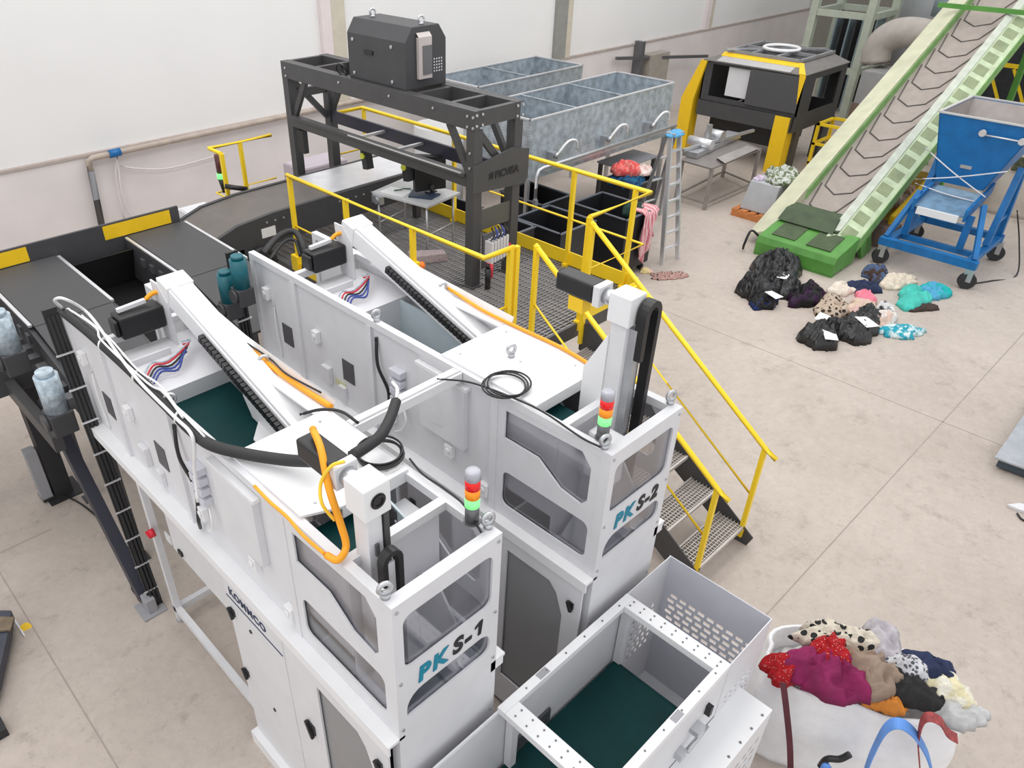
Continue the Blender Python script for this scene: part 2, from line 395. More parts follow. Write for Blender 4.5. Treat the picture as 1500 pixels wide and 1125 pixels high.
def station(x0, label, number, low):
    W = 0.66; YF = 1.71; YB = 5.32; ZT = 2.72; ZL = 1.80
    R = x0+W
    root = thing('sorting_station', label, 'machine', (x0+W/2, 3.4, 0))
    # --- frame
    f = MB(); t = 0.05
    for x in (x0, R-t):
        f.box((x, YF+0.012, ZT-t), (x+t, YB, ZT))
    for y in (YF+0.012, 2.82, 4.70): f.box((x0+t, y, ZT-t), (R-t, y+t, ZT))
    f.box((x0+t, 2.04, ZT-0.05), (R-t, 2.09, ZT))
    for x in (x0, R-t):
        for y in (YF+0.012, 2.54, 4.70): f.box((x, y, 0.02), (x+t, y+t, ZT-t))
        f.box((x, 3.32, 0.02), (x+t, 3.38, ZL-0.05))
        f.box((x, YB-t, ZL), (x+t, YB, ZT-t))
        f.box((x, 3.38, 0.12), (x+t, 4.75, 0.18)); f.box((x, 3.38, ZL-0.11), (x+t, YB, ZL-0.05))
    f.box((x0+t, 4.70, 0.12), (R-t, 4.75, 0.18)); f.box((x0+t, 4.70, ZL-0.11), (R-t, 4.75, ZL-0.05))
    f.build('frame', GREY, root)
    for x in (x0+0.025, R-0.025):
        for y in (4.725, 3.35): MB().cyl((x,y,0), (x,y,0.015), 0.035, n=12).cyl((x,y,0.015), (x,y,0.03), 0.012, n=8).build('levelling_foot', STEEL, root)
    # --- ledge
    for side in (-1, 1):
        xa, xb = (x0-0.07, x0+0.035) if side < 0 else (R-0.035, R+0.07)
        MB().box((xa, YF, ZL-0.02), (xb, YB, ZL)).box((xa, YF, ZL-0.075), (xa+0.012 if side < 0 else xb, YB, ZL-0.02) if side < 0 else (xb-0.012, YB, ZL-0.02)).build('ledge', WHITE, root)
    # --- upper side panels
    px = x0+0.032
    for (ya, yb) in ((2.56, 3.76), (3.78, 4.69), (4.71, YB)):
        MB().box((px-0.01, ya, ZL), (px, yb, ZT-t)).build('side_panel', GREY, root, 0.003)
        MB().box((R-0.032, ya, ZL), (R-0.022, yb, ZT-t)).build('side_panel', GREY, root, 0.003)
    for y in (2.555, 3.77, 4.70): MB().box((x0-0.002, y-0.025, ZL), (x0+0.03, y+0.025, ZT-t)).build('panel_rib', GREY, root)
    # --- acrylic side windows at the front
    for xw in (x0+0.004, R-0.014):
        low_o = rrect(1.80, 1.90, 2.47, 2.17, 0.05)
        up_o = [(1.83,2.33),(1.87,2.28),(2.02,2.30),(2.20,2.42),(2.47,2.42),(2.47,2.62),(1.90,2.64),(1.83,2.56)]
        p = MB().plate((xw, 0, 0), (0,1,0), (0,0,1), [(1.755,ZL+0.002),(2.55,ZL+0.002),(2.55,ZT-t),(1.755,ZT-t)], [low_o, up_o], 0.01).build('window_panel', GREY, root)
        MB().box((xw+0.001+0.011, 1.76, ZL+0.004), (xw+0.016, 2.55, ZT-t)).build('pane', CLEAR, p)
    # --- front panel with two openings and the lettering
    up = rrect(x0+0.055, 2.275, R-0.055, 2.62, 0.05)
    lo = rrect(x0+0.055, 1.92, R-0.055, 2.075, 0.05, rs=[0.05, 0.07, 0.10, 0.01])
    fp = MB().plate((0, YF+0.012, 0), (1,0,0), (0,0,1), [(x0,0.02),(R,0.02),(R,ZT),(x0,ZT)], [up, lo], 0.012).build('front_panel', GREY, root)
    MB().box((x0+0.04, YF+0.014, 1.88), (R-0.04, YF+0.018, 2.66)).build('pane', CLEAR, fp)
    text('PK', (x0+0.125, YF-0.003, 2.12), (1,0,0), (0,0,1), 0.14, TEXTTEAL, 'lettering', fp, shear=0.12, spacing=1.25)['label'] = 'teal letters PK'
    tx = text('S-' if number == 1 else 'S-%d' % number, (x0+0.345, YF-0.003, 2.12), (1,0,0), (0,0,1), 0.14, TEXTBLACK, 'lettering', fp, shear=0.12, spacing=1.2); tx['label'] = 'black characters S-%d' % number
    if number == 1: MB().prism([(x0+0.515,YF-0.005,2.12),(x0+0.535,YF-0.005,2.12),(x0+0.548,YF-0.005,2.217),(x0+0.528,YF-0.005,2.217),(x0+0.496,YF-0.005,2.198),(x0+0.494,YF-0.005,2.182),(x0+0.522,YF-0.005,2.194)],(0,0.004,0)).build('numeral', TEXTBLACK, fp)
    for (bx, bz) in ((0.025,2.68),(0.635,2.68),(0.025,2.2),(0.635,2.2),(0.025,1.85),(0.635,1.85),(0.025,1.4),(0.635,1.4)):
        MB().cyl((x0+bx, YF, bz), (x0+bx, YF-0.006, bz), 0.009, n=8).build('bolt', STEEL, root)
    # --- rear deck with loose wires
    d = MB().box((x0+t, 4.02, 2.60), (R-t, 4.66, 2.615)).box((x0+t, 4.02, 2.30), (R-t, 4.035, 2.60)).box((x0+t,4.42,2.615),(R-0.3,4.435,2.665)).build('rear_deck', GREY, root)
    rn = random.Random(5)
    for k, m_ in enumerate((BCABLE, BCABLE, BLACK, RCABLE, PALEBLUE)):
        y = 4.12+0.035*k; x1 = x0+0.10
        MB().tube([(x1, y, 2.64), (x1+0.08, y+0.05, 2.67), (x1+0.17, y-0.02+rn.uniform(0,0.06), 2.66), (x1+0.25+0.03*k, y+0.09, 2.70), (x1+0.30+0.01*k, y+0.15, 2.68)], 0.007, 6, 4).build('wire', m_, root)
    # --- inner walls and belt of the throat
    MB().box((x0+0.045, 2.1, 2.0), (x0+0.055, 4.02, 2.66)).build('inner_wall', GREY, root)
    zq = 2.36 if low else 1.95
    if not low: MB().box((R-0.17, 3.05, 1.85), (R-0.155, 4.02, 2.60)).plate((R-0.172, 0, 0),(0,1,0),(0,0,1),rrect(3.14,2.14,3.28,2.34,0.03),[],0.003).build('inner_wall', BGS, root)
    else: MB().prism([(R-0.20,3.10,2.40),(R-0.20,3.62,2.47),(R-0.20,3.70,2.60),(R-0.20,3.10,2.62)],(0.02,0,0)).prism([(R-0.20,3.10,2.39),(R-0.20,3.55,2.47),(R-0.30,3.45,2.44),(R-0.30,3.10,2.38)],(0,0,0.01)).build('chute_sheet', WHITE, root)
    MB().quadbox([(x0+0.06,2.95,zq-0.05),(R-0.12,2.95,zq-0.05),(R-0.12,4.02,zq+0.12),(x0+0.06,4.02,zq+0.12),(x0+0.06,2.95,zq-0.02),(R-0.12,2.95,zq-0.02),(R-0.12,4.02,zq+0.15),(x0+0.06,4.02,zq+0.15)]).build('belt', GREENBELT, root)
    # --- lid over the middle
    ly = 2.34 if low else 2.27
    MB().prism([(x0+0.035,2.42 if low else ly,ZT+0.001),(x0+0.22,ly,ZT+0.001),(R-0.03,ly,ZT+0.001),(R-0.03,3.06,ZT+0.001),(x0+0.035,3.06,ZT+0.001)],(0,0,0.015)).box((x0+0.22 if low else x0+0.035, ly, ZT-0.06), (R-0.03, ly+0.01, ZT)).build('lid', WHITE, root)
    for (bx, by) in ((0.14,2.45),(0.54,2.40),(0.12,2.98),(0.54,2.98),(0.33,2.66)): MB().cyl((x0+bx,by,ZT+0.016),(x0+bx,by,ZT+0.022),0.008,n=8).build('bolt', STEEL, root)
    # --- front chamber: partition, floor and side sheets
    MB().box((x0+t, 2.09, 1.75), (R-t, 2.105, ZT-0.04)).build('partition', GREY, root)
    cf = MB().box((x0+t, YF+0.03, 1.80), (R-t, 2.09, 1.82)).build('chamber_floor', LILAC, root)
    MB().box((x0+0.36, YF+0.03, 1.82), (x0+0.375, 2.09, 1.86)).box((x0+0.47, YF+0.03, 1.82), (x0+0.48, 2.09, 1.85)).build('guide', STEEL, cf)
    MB().prism([(R-0.20, 2.09, 1.82), (R-0.20, 2.09, 2.30), (R-0.20, 1.98, 2.40), (R-0.20, 1.80, 2.15), (R-0.20, 1.80, 1.82)], (0.012, 0, 0)).build('guide_sheet', WHITE, root)
    MB().prism([(x0+0.10, 2.05, 1.83), (x0+0.10, 1.80, 1.83), (x0+0.30, 1.80, 2.02), (x0+0.30, 2.05, 2.02)], (0, 0, 0.012)).build('chute_sheet', GREY, root)
    sx = x0+0.45
    MB().prism([(sx,2.46,2.36),(sx,2.11,2.36),(sx,2.11,2.62),(sx,2.40,2.70),(sx,2.46,2.70)],(0.012,0,0)).build('inner_plate', BGS, root)
    sw = MB().prism([(sx-0.006,2.44,2.55),(sx-0.006,2.33,2.68),(sx-0.006,2.22,2.64),(sx-0.006,2.22,2.56),(sx-0.006,2.32,2.44)], (0.004,0,0)).build('sensor_window', DARKPLATE, root)
    for (a_, b_) in ((2.22,2.58),(2.25,2.51)): MB().cyl((sx-0.008,a_,b_),(sx-0.012,a_,b_),0.008,n=8).build('screw', WHITE, sw)
    MB().box((sx+0.02, 2.11, 2.55), (R-0.06, 2.34, 2.56)).build('shelf_sheet', WHITE, root)
    MB().box((x0+0.055, 2.11, 2.60), (x0+0.30, 2.42, 2.61)).build('green_sheet', GREENBELT, root)
    # --- inclined linear axis at the rear
    A = V((x0+0.54, 4.52, 2.96)); B = V((x0+0.54, 3.07, 2.52))
    ax = MB().beam(A, B, 0.17, 0.14).beam(A+V((-0.05,0,0.085)), B+V((-0.05,0,0.085)), 0.05, 0.03).build('inclined_axis', WHITE, root, 0.006)
    n_ = 26
    ch = MB()
    for k in range(n_):
        p = A.lerp(B, 0.30+0.68*k/n_); q = A.lerp(B, 0.30+0.68*(k+0.8)/n_)
        ch.beam(p+V((-0.105,0,0.02)), q+V((-0.105,0,0.02)), 0.035, 0.05)
    ch.build('cable_chain', BLACK, ax)
    MB().beam(A+V((0.0,0.12,0.03)), A+V((0.0,-0.02,-0.004)), 0.19, 0.16).build('end_cap', WHITE, ax, 0.006)
    MB().prism([(R-0.10,4.45,2.72),(R-0.02,4.45,2.72),(R-0.02,3.07,2.72),(R-0.10,3.07,2.72)], (0,0,0.012)).prism([(x0+0.62,4.48,2.97),(x0+0.62,3.07,2.56),(R+0.05,3.07,2.74),(R+0.03,4.0,2.80),(R-0.0,4.48,2.90)], (0,0,0.008)).build('side_cover', WHITE, root)
    MB().prism([(x0+0.44,4.68,2.62),(x0+0.44,4.50,2.62),(x0+0.44,4.52,2.92),(x0+0.44,4.62,3.02),(x0+0.44,4.72,3.02)], (0.012,0,0)).build('motor_bracket', GREY, root)
    mo = MB().box((x0+0.14, 4.58, 2.73), (x0+0.435, 4.73, 2.885)).box((x0+0.11, 4.60, 2.75), (x0+0.14, 4.71, 2.865)).build('motor', BLACK, root, 0.012)
    MB().beam((x0+0.17,4.67,2.905),(x0+0.36,4.67,2.915),0.03,0.025).build('plug', GREY, mo); MB().tube([(x0+0.36,4.67,2.915),(x0+0.42,4.66,2.95),(x0+0.50,4.60,2.97)],0.016,8).build('motor_cable', ORANGE, mo)
    # --- vertical axis at the front
    zc = 3.08 if low else 3.34
    y0 = 1.97; xc = x0+(0.145 if low else 0.42)
    va = MB().box((xc-0.05, y0, zc-(1.1 if low else 0.85)), (xc+0.03, y0+0.10, zc-0.06)).build('vertical_axis', GREY, root, 0.004)
    hd = MB().box((xc-0.07, y0-0.02, zc-0.10), (xc+0.07, y0+0.12, zc+0.07)).build('drive_head', WHITE, va, 0.006)
    MB().cyl((xc, y0+0.12, zc), (xc, y0+0.19, zc), 0.045, n=16).build('coupling', STEEL, va)
    MB().box((xc-0.06, y0+0.19, zc-0.06), (xc+0.06, y0+0.235, zc+0.06)).build('flange', GREY, va, 0.004)
    MB().box((xc-0.055, y0+0.235, zc-0.055), (xc+0.055, y0+0.50, zc+0.055)).build('motor', BLACK, va, 0.014)
    if low:
        MB().cyl((xc+0.0, y0-0.02, zc-0.01), (xc+0.0, y0-0.026, zc-0.01), 0.038, n=24).ring((xc, y0-0.028, zc-0.01), 0.026, 0.006, (0,1,0), 20, 6).build('pulley_hub', BLACK, va)
        MB().box((xc+0.035, y0-0.012, zc-0.85), (xc+0.06, y0+0.03, zc-0.10)).build('guide_rail', mat('dark_rail', (0.10,0.10,0.10),0.35,0.6,var=0.1), va)
        MB().box((xc-0.02, y0-0.012, zc-0.33), (xc+0.0, y0-0.002, zc-0.26)).build('scale_sticker', FIXB, va)
        yc_ = 1.90
        pts = [(xc-0.035, yc_, 1.95), (xc-0.035, yc_, 2.76)] + [(xc+0.008-0.043*math.cos(a), yc_, 2.76+0.05*math.sin(a)) for a in (0.25,0.6,0.95,1.3,1.57,1.85,2.2,2.55,2.9)] + [(xc+0.051, yc_, 2.76), (xc+0.051, yc_, 1.95)]
        MB().strip(pts, 0.045, 0.026, (0,1,0)).build('cable_chain', BLACK, va)
        MB().box((xc-0.012, yc_-0.005, 1.95), (xc+0.028, yc_+0.005, 2.745)).build('chain_guide', GREY, va)
    else:
        MB().box((xc-0.02, y0-0.05, zc-0.80), (xc+0.03, y0+0.0, zc-0.12)).build('guide_rail', STEEL, va)
        pts = [(xc+0.0, y0-0.06, zc-0.30), (xc+0.0, y0-0.06, zc-0.04)] + [(xc+0.055-0.055*math.cos(a), y0-0.06, zc-0.04+0.07*math.sin(a)) for a in (0.25,0.6,0.95,1.3,1.57,1.85,2.2,2.55,2.9)] + [(xc+0.11, y0-0.06, zc-0.05), (xc+0.10, y0-0.06, zc-1.25)]
        MB().strip(pts, 0.06, 0.035, (0,1,0)).build('cable_chain', BLACK, va)
        MB().box((xc+0.02, y0-0.03, zc-1.1), (xc+0.075, y0-0.02, zc-0.06)).build('chain_guide', STEEL, va)
        MB().prism([(xc-0.06,y0+0.10,zc-0.85),(xc-0.06,y0+0.24,zc-0.85),(xc-0.06,y0+0.24,zc-0.45),(xc-0.06,y0+0.10,zc-0.18)], (0.07,0,0)).build('carriage_plate', WHITE, va)
        MB().box((xc-0.22, y0-0.15, 2.30), (xc-0.10, y0+0.05, 2.62)).build('gripper_housing', WHITE, va, 0.02)
        MB().box((xc-0.05,y0+0.30,zc-0.14),(xc+0.03,y0+0.40,zc-0.055)).build('warning_sticker', YSTRIPE, va)
    # --- eyebolts and signal tower
    for p in ((x0+0.025,1.78),(R-0.025,1.78),(x0+0.33,2.74),(x0+0.025,3.70),(R-0.025,3.70)):
        e = MB(); eyebolt(e, (p[0],p[1],ZT if p[1] != 2.74 else ZT+0.016), 0.028); e.build('lifting_eye', STEEL, root)
    stack_light(root, (R-0.05, 1.86) if number == 1 else (x0+0.085, 1.84), ZT)
    # --- side fittings
    for (y, z) in ((4.90, 2.12), (4.08, 2.14)): MB().box((px-0.016, y-0.07, z-0.09), (px-0.01, y+0.07, z+0.09)).build('vent_plate', DARKPLATE, root)
    for (y, z) in ((5.13,2.42),(4.45,2.30),(2.95,2.05),(3.55,2.02),(2.62,1.92)):
        MB().box((px-0.05, y-0.035, z-0.05), (px-0.01, y+0.035, z+0.05)).cyl((px-0.05,y,z+0.01),(px-0.06,y,z+0.01),0.02,n=10).build('lock', WHITE, root, 0.006)
    MB().box((px-0.05, 4.30, 1.93), (px-0.01, 4.40, 2.08)).build('junction_box', GREY, root, 0.004); MB().box((px-0.04, 4.12, 1.86), (px-0.01, 4.20, 1.98)).build('junction_box', GREY, root, 0.004)
    for k in range(4): MB().box((px-0.07, 3.40, 2.18+0.075*k), (px-0.01, 3.52, 2.23+0.075*k)).build('terminal_block', LILAC, root, 0.003)
    MB().tube([(px-0.02,3.70,2.60),(px-0.05,3.66,2.40),(px-0.03,3.58,2.20),(px-0.05,3.60,1.95),(px-0.03,3.66,1.82)], 0.012, 8).build('cable', BLACK, root)
    MB().tube([(px-0.02,3.46,2.20),(px-0.06,3.36,2.10),(px-0.05,3.42,1.98),(px-0.04,3.52,1.90)], 0.008, 8).build('cable', WCABLE, root)
    MB().tube([(px-0.02,5.05,2.35),(px-0.03,5.04,2.15),(px-0.02,5.03,1.85)], 0.006, 6).build('cable', WCABLE, root)
    # electric box mounted on the side ahead of the middle post
    MB().box((px-0.055, 2.80, 2.14), (px-0.01, 3.22, 2.60)).prism([(px-0.058,2.98,2.24),(px-0.058,3.10,2.22),(px-0.058,3.06,2.50)], (0.004,0,0)).build('control_box', GREY, root, 0.004)
    MB().box((px-0.055, 2.78, 2.60), (px-0.012, 3.26, 2.622)).build('wire_duct', WHITE, root)
    # --- lower cabinet
    xl = x0-0.05
    for (ya, yb, nm) in ((2.665, 3.32, 'cabinet_door'),):
        MB().box((xl-0.012, ya, 0.10), (xl, yb, ZL-0.08)).build(nm, GREY, root, 0.004)
    MB().box((xl-0.002, 3.322, 0.02), (x0+0.0, 3.345, ZL-0.08)).build('cabinet_edge', GREY, root)
    MB().box((xl-0.06, 2.70, 0.0), (xl-0.002, 3.34, 0.12)).build('plinth', WHITE, root)
    dr = MB().plate((xl, 0, 0), (0,1,0), (0,0,1), [(1.73,0.05),(2.655,0.05),(2.655,ZL-0.08),(1.73,ZL-0.08)], [[(1.86,0.35),(2.34,0.35),(2.34,1.62),(1.98,1.62),(1.92,1.56),(1.86,1.40)]], -0.012).build('cabinet_door', GREY, root)
    MB().box((xl+0.006, 1.80, 0.30), (xl+0.010, 2.39, 1.66)).build('pane', TINT, dr)
    MB().box((x0+0.055, 1.78, 0.05), (R-0.055, 2.50, 0.07)).box((R-0.07, 1.78, 0.07), (R-0.055, 2.50, 1.70)).box((x0+0.055, 2.50, 0.05), (R-0.055, 2.52, 1.70)).build('cabinet_lining', GREY, root)
    MB().box((x0+0.10,1.90,0.071),(x0+0.45,2.40,0.55)).build('inner_bin', BLACK, root, 0.02)
    MB().box((xl, 2.52, 0.05), (R-0.05, 3.30, 0.06)).box((R-0.05,2.6,0.05),(R-0.04,3.32,ZL-0.08)).box((x0,3.32,0.05),(R-0.05,3.325,ZL-0.08)).build('cabinet_back', GREY, root)
    for (y, z) in ((3.27,1.42),(3.27,0.82),(2.47,1.10)): latch(root, xl-0.012, y, z, 0.8 if y > 3 else 1.2)
    latch(root, xl-0.012, 1.80, 1.55, 0.7); latch(root, xl-0.012, 1.80, 0.9, 0.7)
    for (y, z) in ((3.06,1.42),(2.95,0.75)): MB().cyl((xl-0.012,y,z),(xl-0.018,y,z),0.014,n=12).build('key_lock', BLACK, root)
    # lower box behind the cabinet
    eb = MB().box((x0+0.06, 3.60, 0.98), (x0+0.40, 4.50, ZL-0.12)).build('electric_box', GREY, root, 0.006)
    MB().box((x0+0.05, 4.50, 1.02), (x0+0.06, 4.59, 1.10)).build('mount', GREY, eb)
    MB().cyl((x0-0.0,4.66,1.08),(x0-0.04,4.66,1.08),0.035,n=16).box((x0-0.055,4.625,1.07),(x0-0.04,4.695,1.09)).build('isolator_switch', RED, eb)['label'] = 'red rotary switch'
    for (y,z) in ((4.35,1.05),(3.78,1.62)): MB().box((x0+0.045,y-0.03,z-0.02),(x0+0.06,y+0.03,z+0.02)).build('hinge', BLACK, eb)
    return root, fp, xl

ST1, _, xl1 = station(1.27, 'white sorting station lettered PKS-1 in the foreground', 1, True)
ST2, _, xl2 = station(2.755, 'white sorting station lettered PKS-2 beside the yellow staircase', 2, False)
# maker's sticker on the cabinet of the front station
text('KOMMCO', (xl1-0.0135, 3.26, 1.60), (0,-1,0), (0,0,1), 0.085, LOGOBLUE, 'sticker', ST1, thick=0.001, spacing=1.15)['label'] = 'dark blue sticker lettering'
MB().box((xl1-0.0145, 2.68, 1.545), (xl1-0.012, 3.31, 1.556)).build('sticker_line', LOGOBLUE, ST1)
# small yellow note on the back station
MB().box((2.755+0.018, 4.13, 1.95), (2.755+0.021, 4.27, 2.01)).build('paper_note', mat('pale_yellow_paper', (0.62,0.60,0.40),0.8,var=0.05), ST2)

# cross beam and hoses between the stations
b = tag(MB().box((1.935, 2.83, 2.655), (2.75, 2.91, 2.72)).box((1.935,2.845,2.722),(2.75,2.855,2.735)).build('cross_beam', WHITE, None, 0.003), 'white square cross beam bridging the two white stations', 'beam')

# ------------------------------------------------------------------ hoses and cables lying on the stations
t = thing('corrugated_hose', 'thick black hose along the left top rail of the PKS-1 station', 'hose', (1.3, 4.0, 2.73))
MB().tube([(1.257, 5.225, 2.760), (1.271, 4.795, 2.760), (1.269, 4.220, 2.760), (1.257, 3.702, 2.760), (1.245, 3.359, 2.760), (1.255, 3.152, 2.770), (1.340, 2.953, 2.780), (1.452, 2.746, 2.800), (1.512, 2.573, 2.860)], 0.032, 10, 8).build('hose', RUBBER, t)
for p in ((1.271, 4.578, 2.760), (1.263, 4.068, 2.760), (1.250, 3.509, 2.760)):
    MB().ring(p, 0.034, 0.008, (0.6,-1,0), 16, 6).build('cable_tie', WCABLE, t)
MB().tube([(1.259, 5.185, 2.790), (1.180, 4.992, 2.950), (1.208, 4.857, 3.000), (1.328, 4.883, 2.840), (1.277, 4.364, 2.800), (1.232, 3.931, 2.800), (1.217, 3.480, 2.800), (1.201, 3.244, 2.800), (1.210, 3.354, 2.500), (1.183, 3.341, 2.300)], 0.010, 8, 6).build('cable', WCABLE, t)
MB().tube([(1.286, 5.160, 2.790), (1.308, 4.749, 2.800), (1.262, 4.526, 2.810), (1.260, 3.904, 2.800), (1.278, 3.722, 2.810), (1.246, 3.436, 2.800)], 0.007, 8, 6).build('cable', WCABLE, t)
MB().tube([(1.310, 4.978, 2.800), (1.311, 4.539, 2.810), (1.277, 4.071, 2.810), (1.290, 3.785, 2.820), (1.266, 3.523, 2.800), (1.248, 3.200, 2.800)], 0.006, 8, 6).build('cable', WCABLE, t)
t = thing('corrugated_hose', 'black hose bending up from the PKS-1 drive head to the cross beam', 'hose', (1.9, 2.5, 2.74))
MB().tube([(1.666, 2.487, 2.860), (1.781, 2.499, 2.860), (1.880, 2.524, 2.860), (2.010, 2.607, 2.860), (2.120, 2.693, 2.870)], 0.030, 10, 8).build('hose', RUBBER, t)
MB().tube([(2.120, 2.693, 2.870), (2.174, 2.745, 2.900), (2.218, 2.840, 2.880)], 0.010, 8, 5).build('cable', WCABLE, t)

def cable(name, label, pts, r, m, group=None):
    return tag(MB().tube(pts, r, 8, 6).build(name, m), label, 'cable', group)
cable('cable', 'orange cable bundle draped on the right rail of the PKS-1 station', [(1.940, 4.158, 2.760), (1.933, 3.960, 2.760), (1.918, 3.658, 2.750), (1.917, 3.326, 2.750), (1.928, 3.038, 2.750)], 0.018, ORANGE)
cable('cable', 'thin black cable running along the orange bundle on PKS-1', [(1.934, 4.164, 2.790), (1.923, 4.017, 2.790), (1.937, 3.682, 2.780), (1.914, 3.458, 2.780), (1.947, 3.158, 2.780)], 0.006, BLACK)
cable('cable', 'orange cable looping off the PKS-1 drive head', [(1.437, 2.434, 3.170), (1.384, 2.297, 3.160), (1.333, 2.184, 3.040), (1.334, 2.128, 2.880), (1.326, 2.087, 2.770), (1.261, 2.062, 2.750), (1.241, 2.120, 2.750)], 0.017, ORANGE)
cable('cable', 'thinner yellow cable curling beside the orange loop', [(1.402, 2.148, 3.170), (1.354, 2.182, 3.150), (1.314, 2.214, 3.060), (1.288, 2.181, 2.980), (1.324, 2.155, 2.880)], 0.008, YCABLE)
cable('cable', 'orange cable tied along the left edge of the PKS-1 lid', [(1.256, 2.738, 2.750), (1.248, 2.590, 2.750), (1.250, 2.446, 2.750), (1.236, 2.287, 2.750), (1.239, 2.128, 2.750)], 0.009, ORANGE)
cable('cable', 'orange cable running along the right rail of the PKS-2 station', [(3.454, 4.064, 2.750), (3.446, 3.751, 2.750), (3.380, 3.299, 2.750), (3.376, 2.943, 2.750), (3.382, 2.596, 2.750), (3.350, 2.310, 2.750)], 0.012, ORANGE)
cable('cable', 'black cable lying across the lid of PKS-2 down to its signal tower', [(2.574, 2.866, 2.735), (2.680, 2.695, 2.745), (2.742, 2.439, 2.745), (2.767, 2.201, 2.745), (2.736, 1.909, 2.745), (2.744, 1.779, 2.745)], 0.006, BLACK)
cable('cable', 'black cable arched over the PKS-1 lid behind its motor', [(1.761, 3.095, 2.750), (1.833, 2.993, 2.800), (1.903, 2.901, 2.800), (1.937, 2.797, 2.760)], 0.009, BLACK)
cable('cable', 'thin black cable on the right rail of PKS-1 to its signal tower', [(1.951, 2.388, 2.745), (1.919, 2.247, 2.745), (1.923, 2.101, 2.745), (1.911, 1.944, 2.745), (1.840, 1.759, 2.745)], 0.006, BLACK)
def coil(label, c, R, r, m, n=4, seed=0):
    rn = random.Random(seed); mb = MB()
    for k in range(n): mb.ring((c[0]+rn.uniform(-0.02,0.02), c[1]+rn.uniform(-0.02,0.02), c[2]+k*r*1.1), R*rn.uniform(0.92,1.05), r, (rn.uniform(-0.05,0.05), rn.uniform(-0.05,0.05), 1), 28, 6)
    return tag(mb.build('cable_coil', m), label, 'cable coil')
coil('coil of black cable lying on the white lid of PKS-2', (2.807, 2.511, 2.752), 0.125, 0.006, BLACK, 3, 1)
coil('coil of black cable on the PKS-1 lid beside the bending hose', (1.845, 2.506, 2.752), 0.12, 0.006, BLACK, 4, 2)

# ------------------------------------------------------------------ raised platform with grating, rails and stairs
GRATE = mat('galvanised_grating', (0.36, 0.36, 0.37), 0.45, 0.5, var=0.1)
PX0, PX1, PY0, PY1, PZ0 = 4.23, 6.66, 4.10, 8.95, 1.50
pl = thing('platform', 'raised steel grating platform with yellow handrails under the gantry', 'platform', (5.45, 6.5, 0))
g = MB()
n = int((PY1-PY0)/0.045)
for k in range(n+1): g.box((PX0+0.03, PY0+0.03+k*0.045, PZ0-0.028), (PX1-0.03, PY0+0.036+k*0.045, PZ0))
for k in range(26): g.box((PX0+0.03+k*0.094, PY0+0.03, PZ0-0.026), (PX0+0.036+k*0.094, PY1-0.03, PZ0-0.004))
g.build('grating', GRATE, pl)
fr = MB()
for (a, b_) in (((PX0,PY0,PZ0-0.15),(PX0+0.03,PY1,PZ0)), ((PX1-0.03,PY0,PZ0-0.15),(PX1,PY1,PZ0)), ((PX0,PY0,PZ0-0.15),(PX1,PY0+0.03,PZ0)), ((PX0,PY1-0.03,PZ0-0.15),(PX1,PY1,PZ0))): fr.box(a, b_)
for y in (5.5, 7.2): fr.box((PX0+0.03, y, PZ0-0.15), (PX1-0.03, y+0.06, PZ0-0.03))
fr.build('deck_frame', DARK, pl)
for x in (PX0, PX1-0.1):
    for y in (PY0, 5.5, 7.2, PY1-0.1): MB().box((x, y, 0), (x+0.1, y+0.1, PZ0-0.15)).box((x-0.03,y-0.03,0),(x+0.13,y+0.13,0.012)).build('leg', YELLOW if x < 5 else DARK, pl)
def rail(pts, r=0.024): return MB().tube(pts, r, 10, 1)
def handrail(pts, posts, zb, mid=True, parent=pl, rm=0.012):
    h = rail(pts).build('handrail', YELLOW, parent)
    for (x, y, zt) in posts: MB().box((x-0.022, y-0.022, zb), (x+0.022, y+0.022, zt)).box((x-0.05, y-0.03, zb), (x+0.05, y+0.03, zb+0.1)).build('post', YELLOW, h)
    if mid: rail([V(p)+V((0,0,-0.55)) for p in pts], rm).build('mid_rail', YELLOW, h)
    return h
handrail([(4.25, 7.08, 2.6), (4.25, 4.13, 2.6), (4.60, 4.12, 2.6)], [(4.25,7.04,2.6),(4.25,6.05,2.6),(4.25,5.04,2.6),(4.56,4.12,2.6),(4.64,4.12,2.6)], 1.38)
handrail([(5.64, 4.12, 2.6), (6.62, 4.12, 2.6), (6.62, 8.85, 2.6), (6.15, 8.85, 2.6)], [(5.64,4.12,2.6),(6.62,4.30,2.6),(6.62,5.10,2.6),(6.62,7.0,2.6),(6.62,8.82,2.6)], 1.42)
handrail([(5.15, 8.85, 2.5), (4.28, 8.85, 2.5), (4.28, 8.55, 2.5)], [(4.28,8.55,2.5),(4.70,8.85,2.5)], 1.42)
MB().box((6.63, 4.13, 1.46), (6.645, 8.86, 1.66)).build('toe_board', YELLOW, pl)
MB().box((5.68, 4.10, 1.50), (6.62, 4.115, 1.64)).box((6.3,4.06,1.42),(6.62,4.10,1.62)).build('toe_board', YELLOW, pl)
MB().box((4.235, 4.15, 1.50), (4.245, 7.0, 1.62)).build('toe_board', YELLOW, pl)
hb = MB().box((4.22, 4.98, 2.18), (4.28, 5.02, 2.28)).build('push_button_box', YELLOW, pl)
MB().cyl((4.28, 5.0, 2.23), (4.33, 5.0, 2.23), 0.035, n=14).build('button', mat('orange_button', (0.9,0.2,0.02), 0.4, var=0), hb)
MB().box((4.20,7.0,1.52),(4.26,7.12,1.70)).build('clamp', YELLOW, pl); MB().box((4.30,6.86,1.50),(4.42,6.96,1.66)).build('clamp', YELLOW, pl)

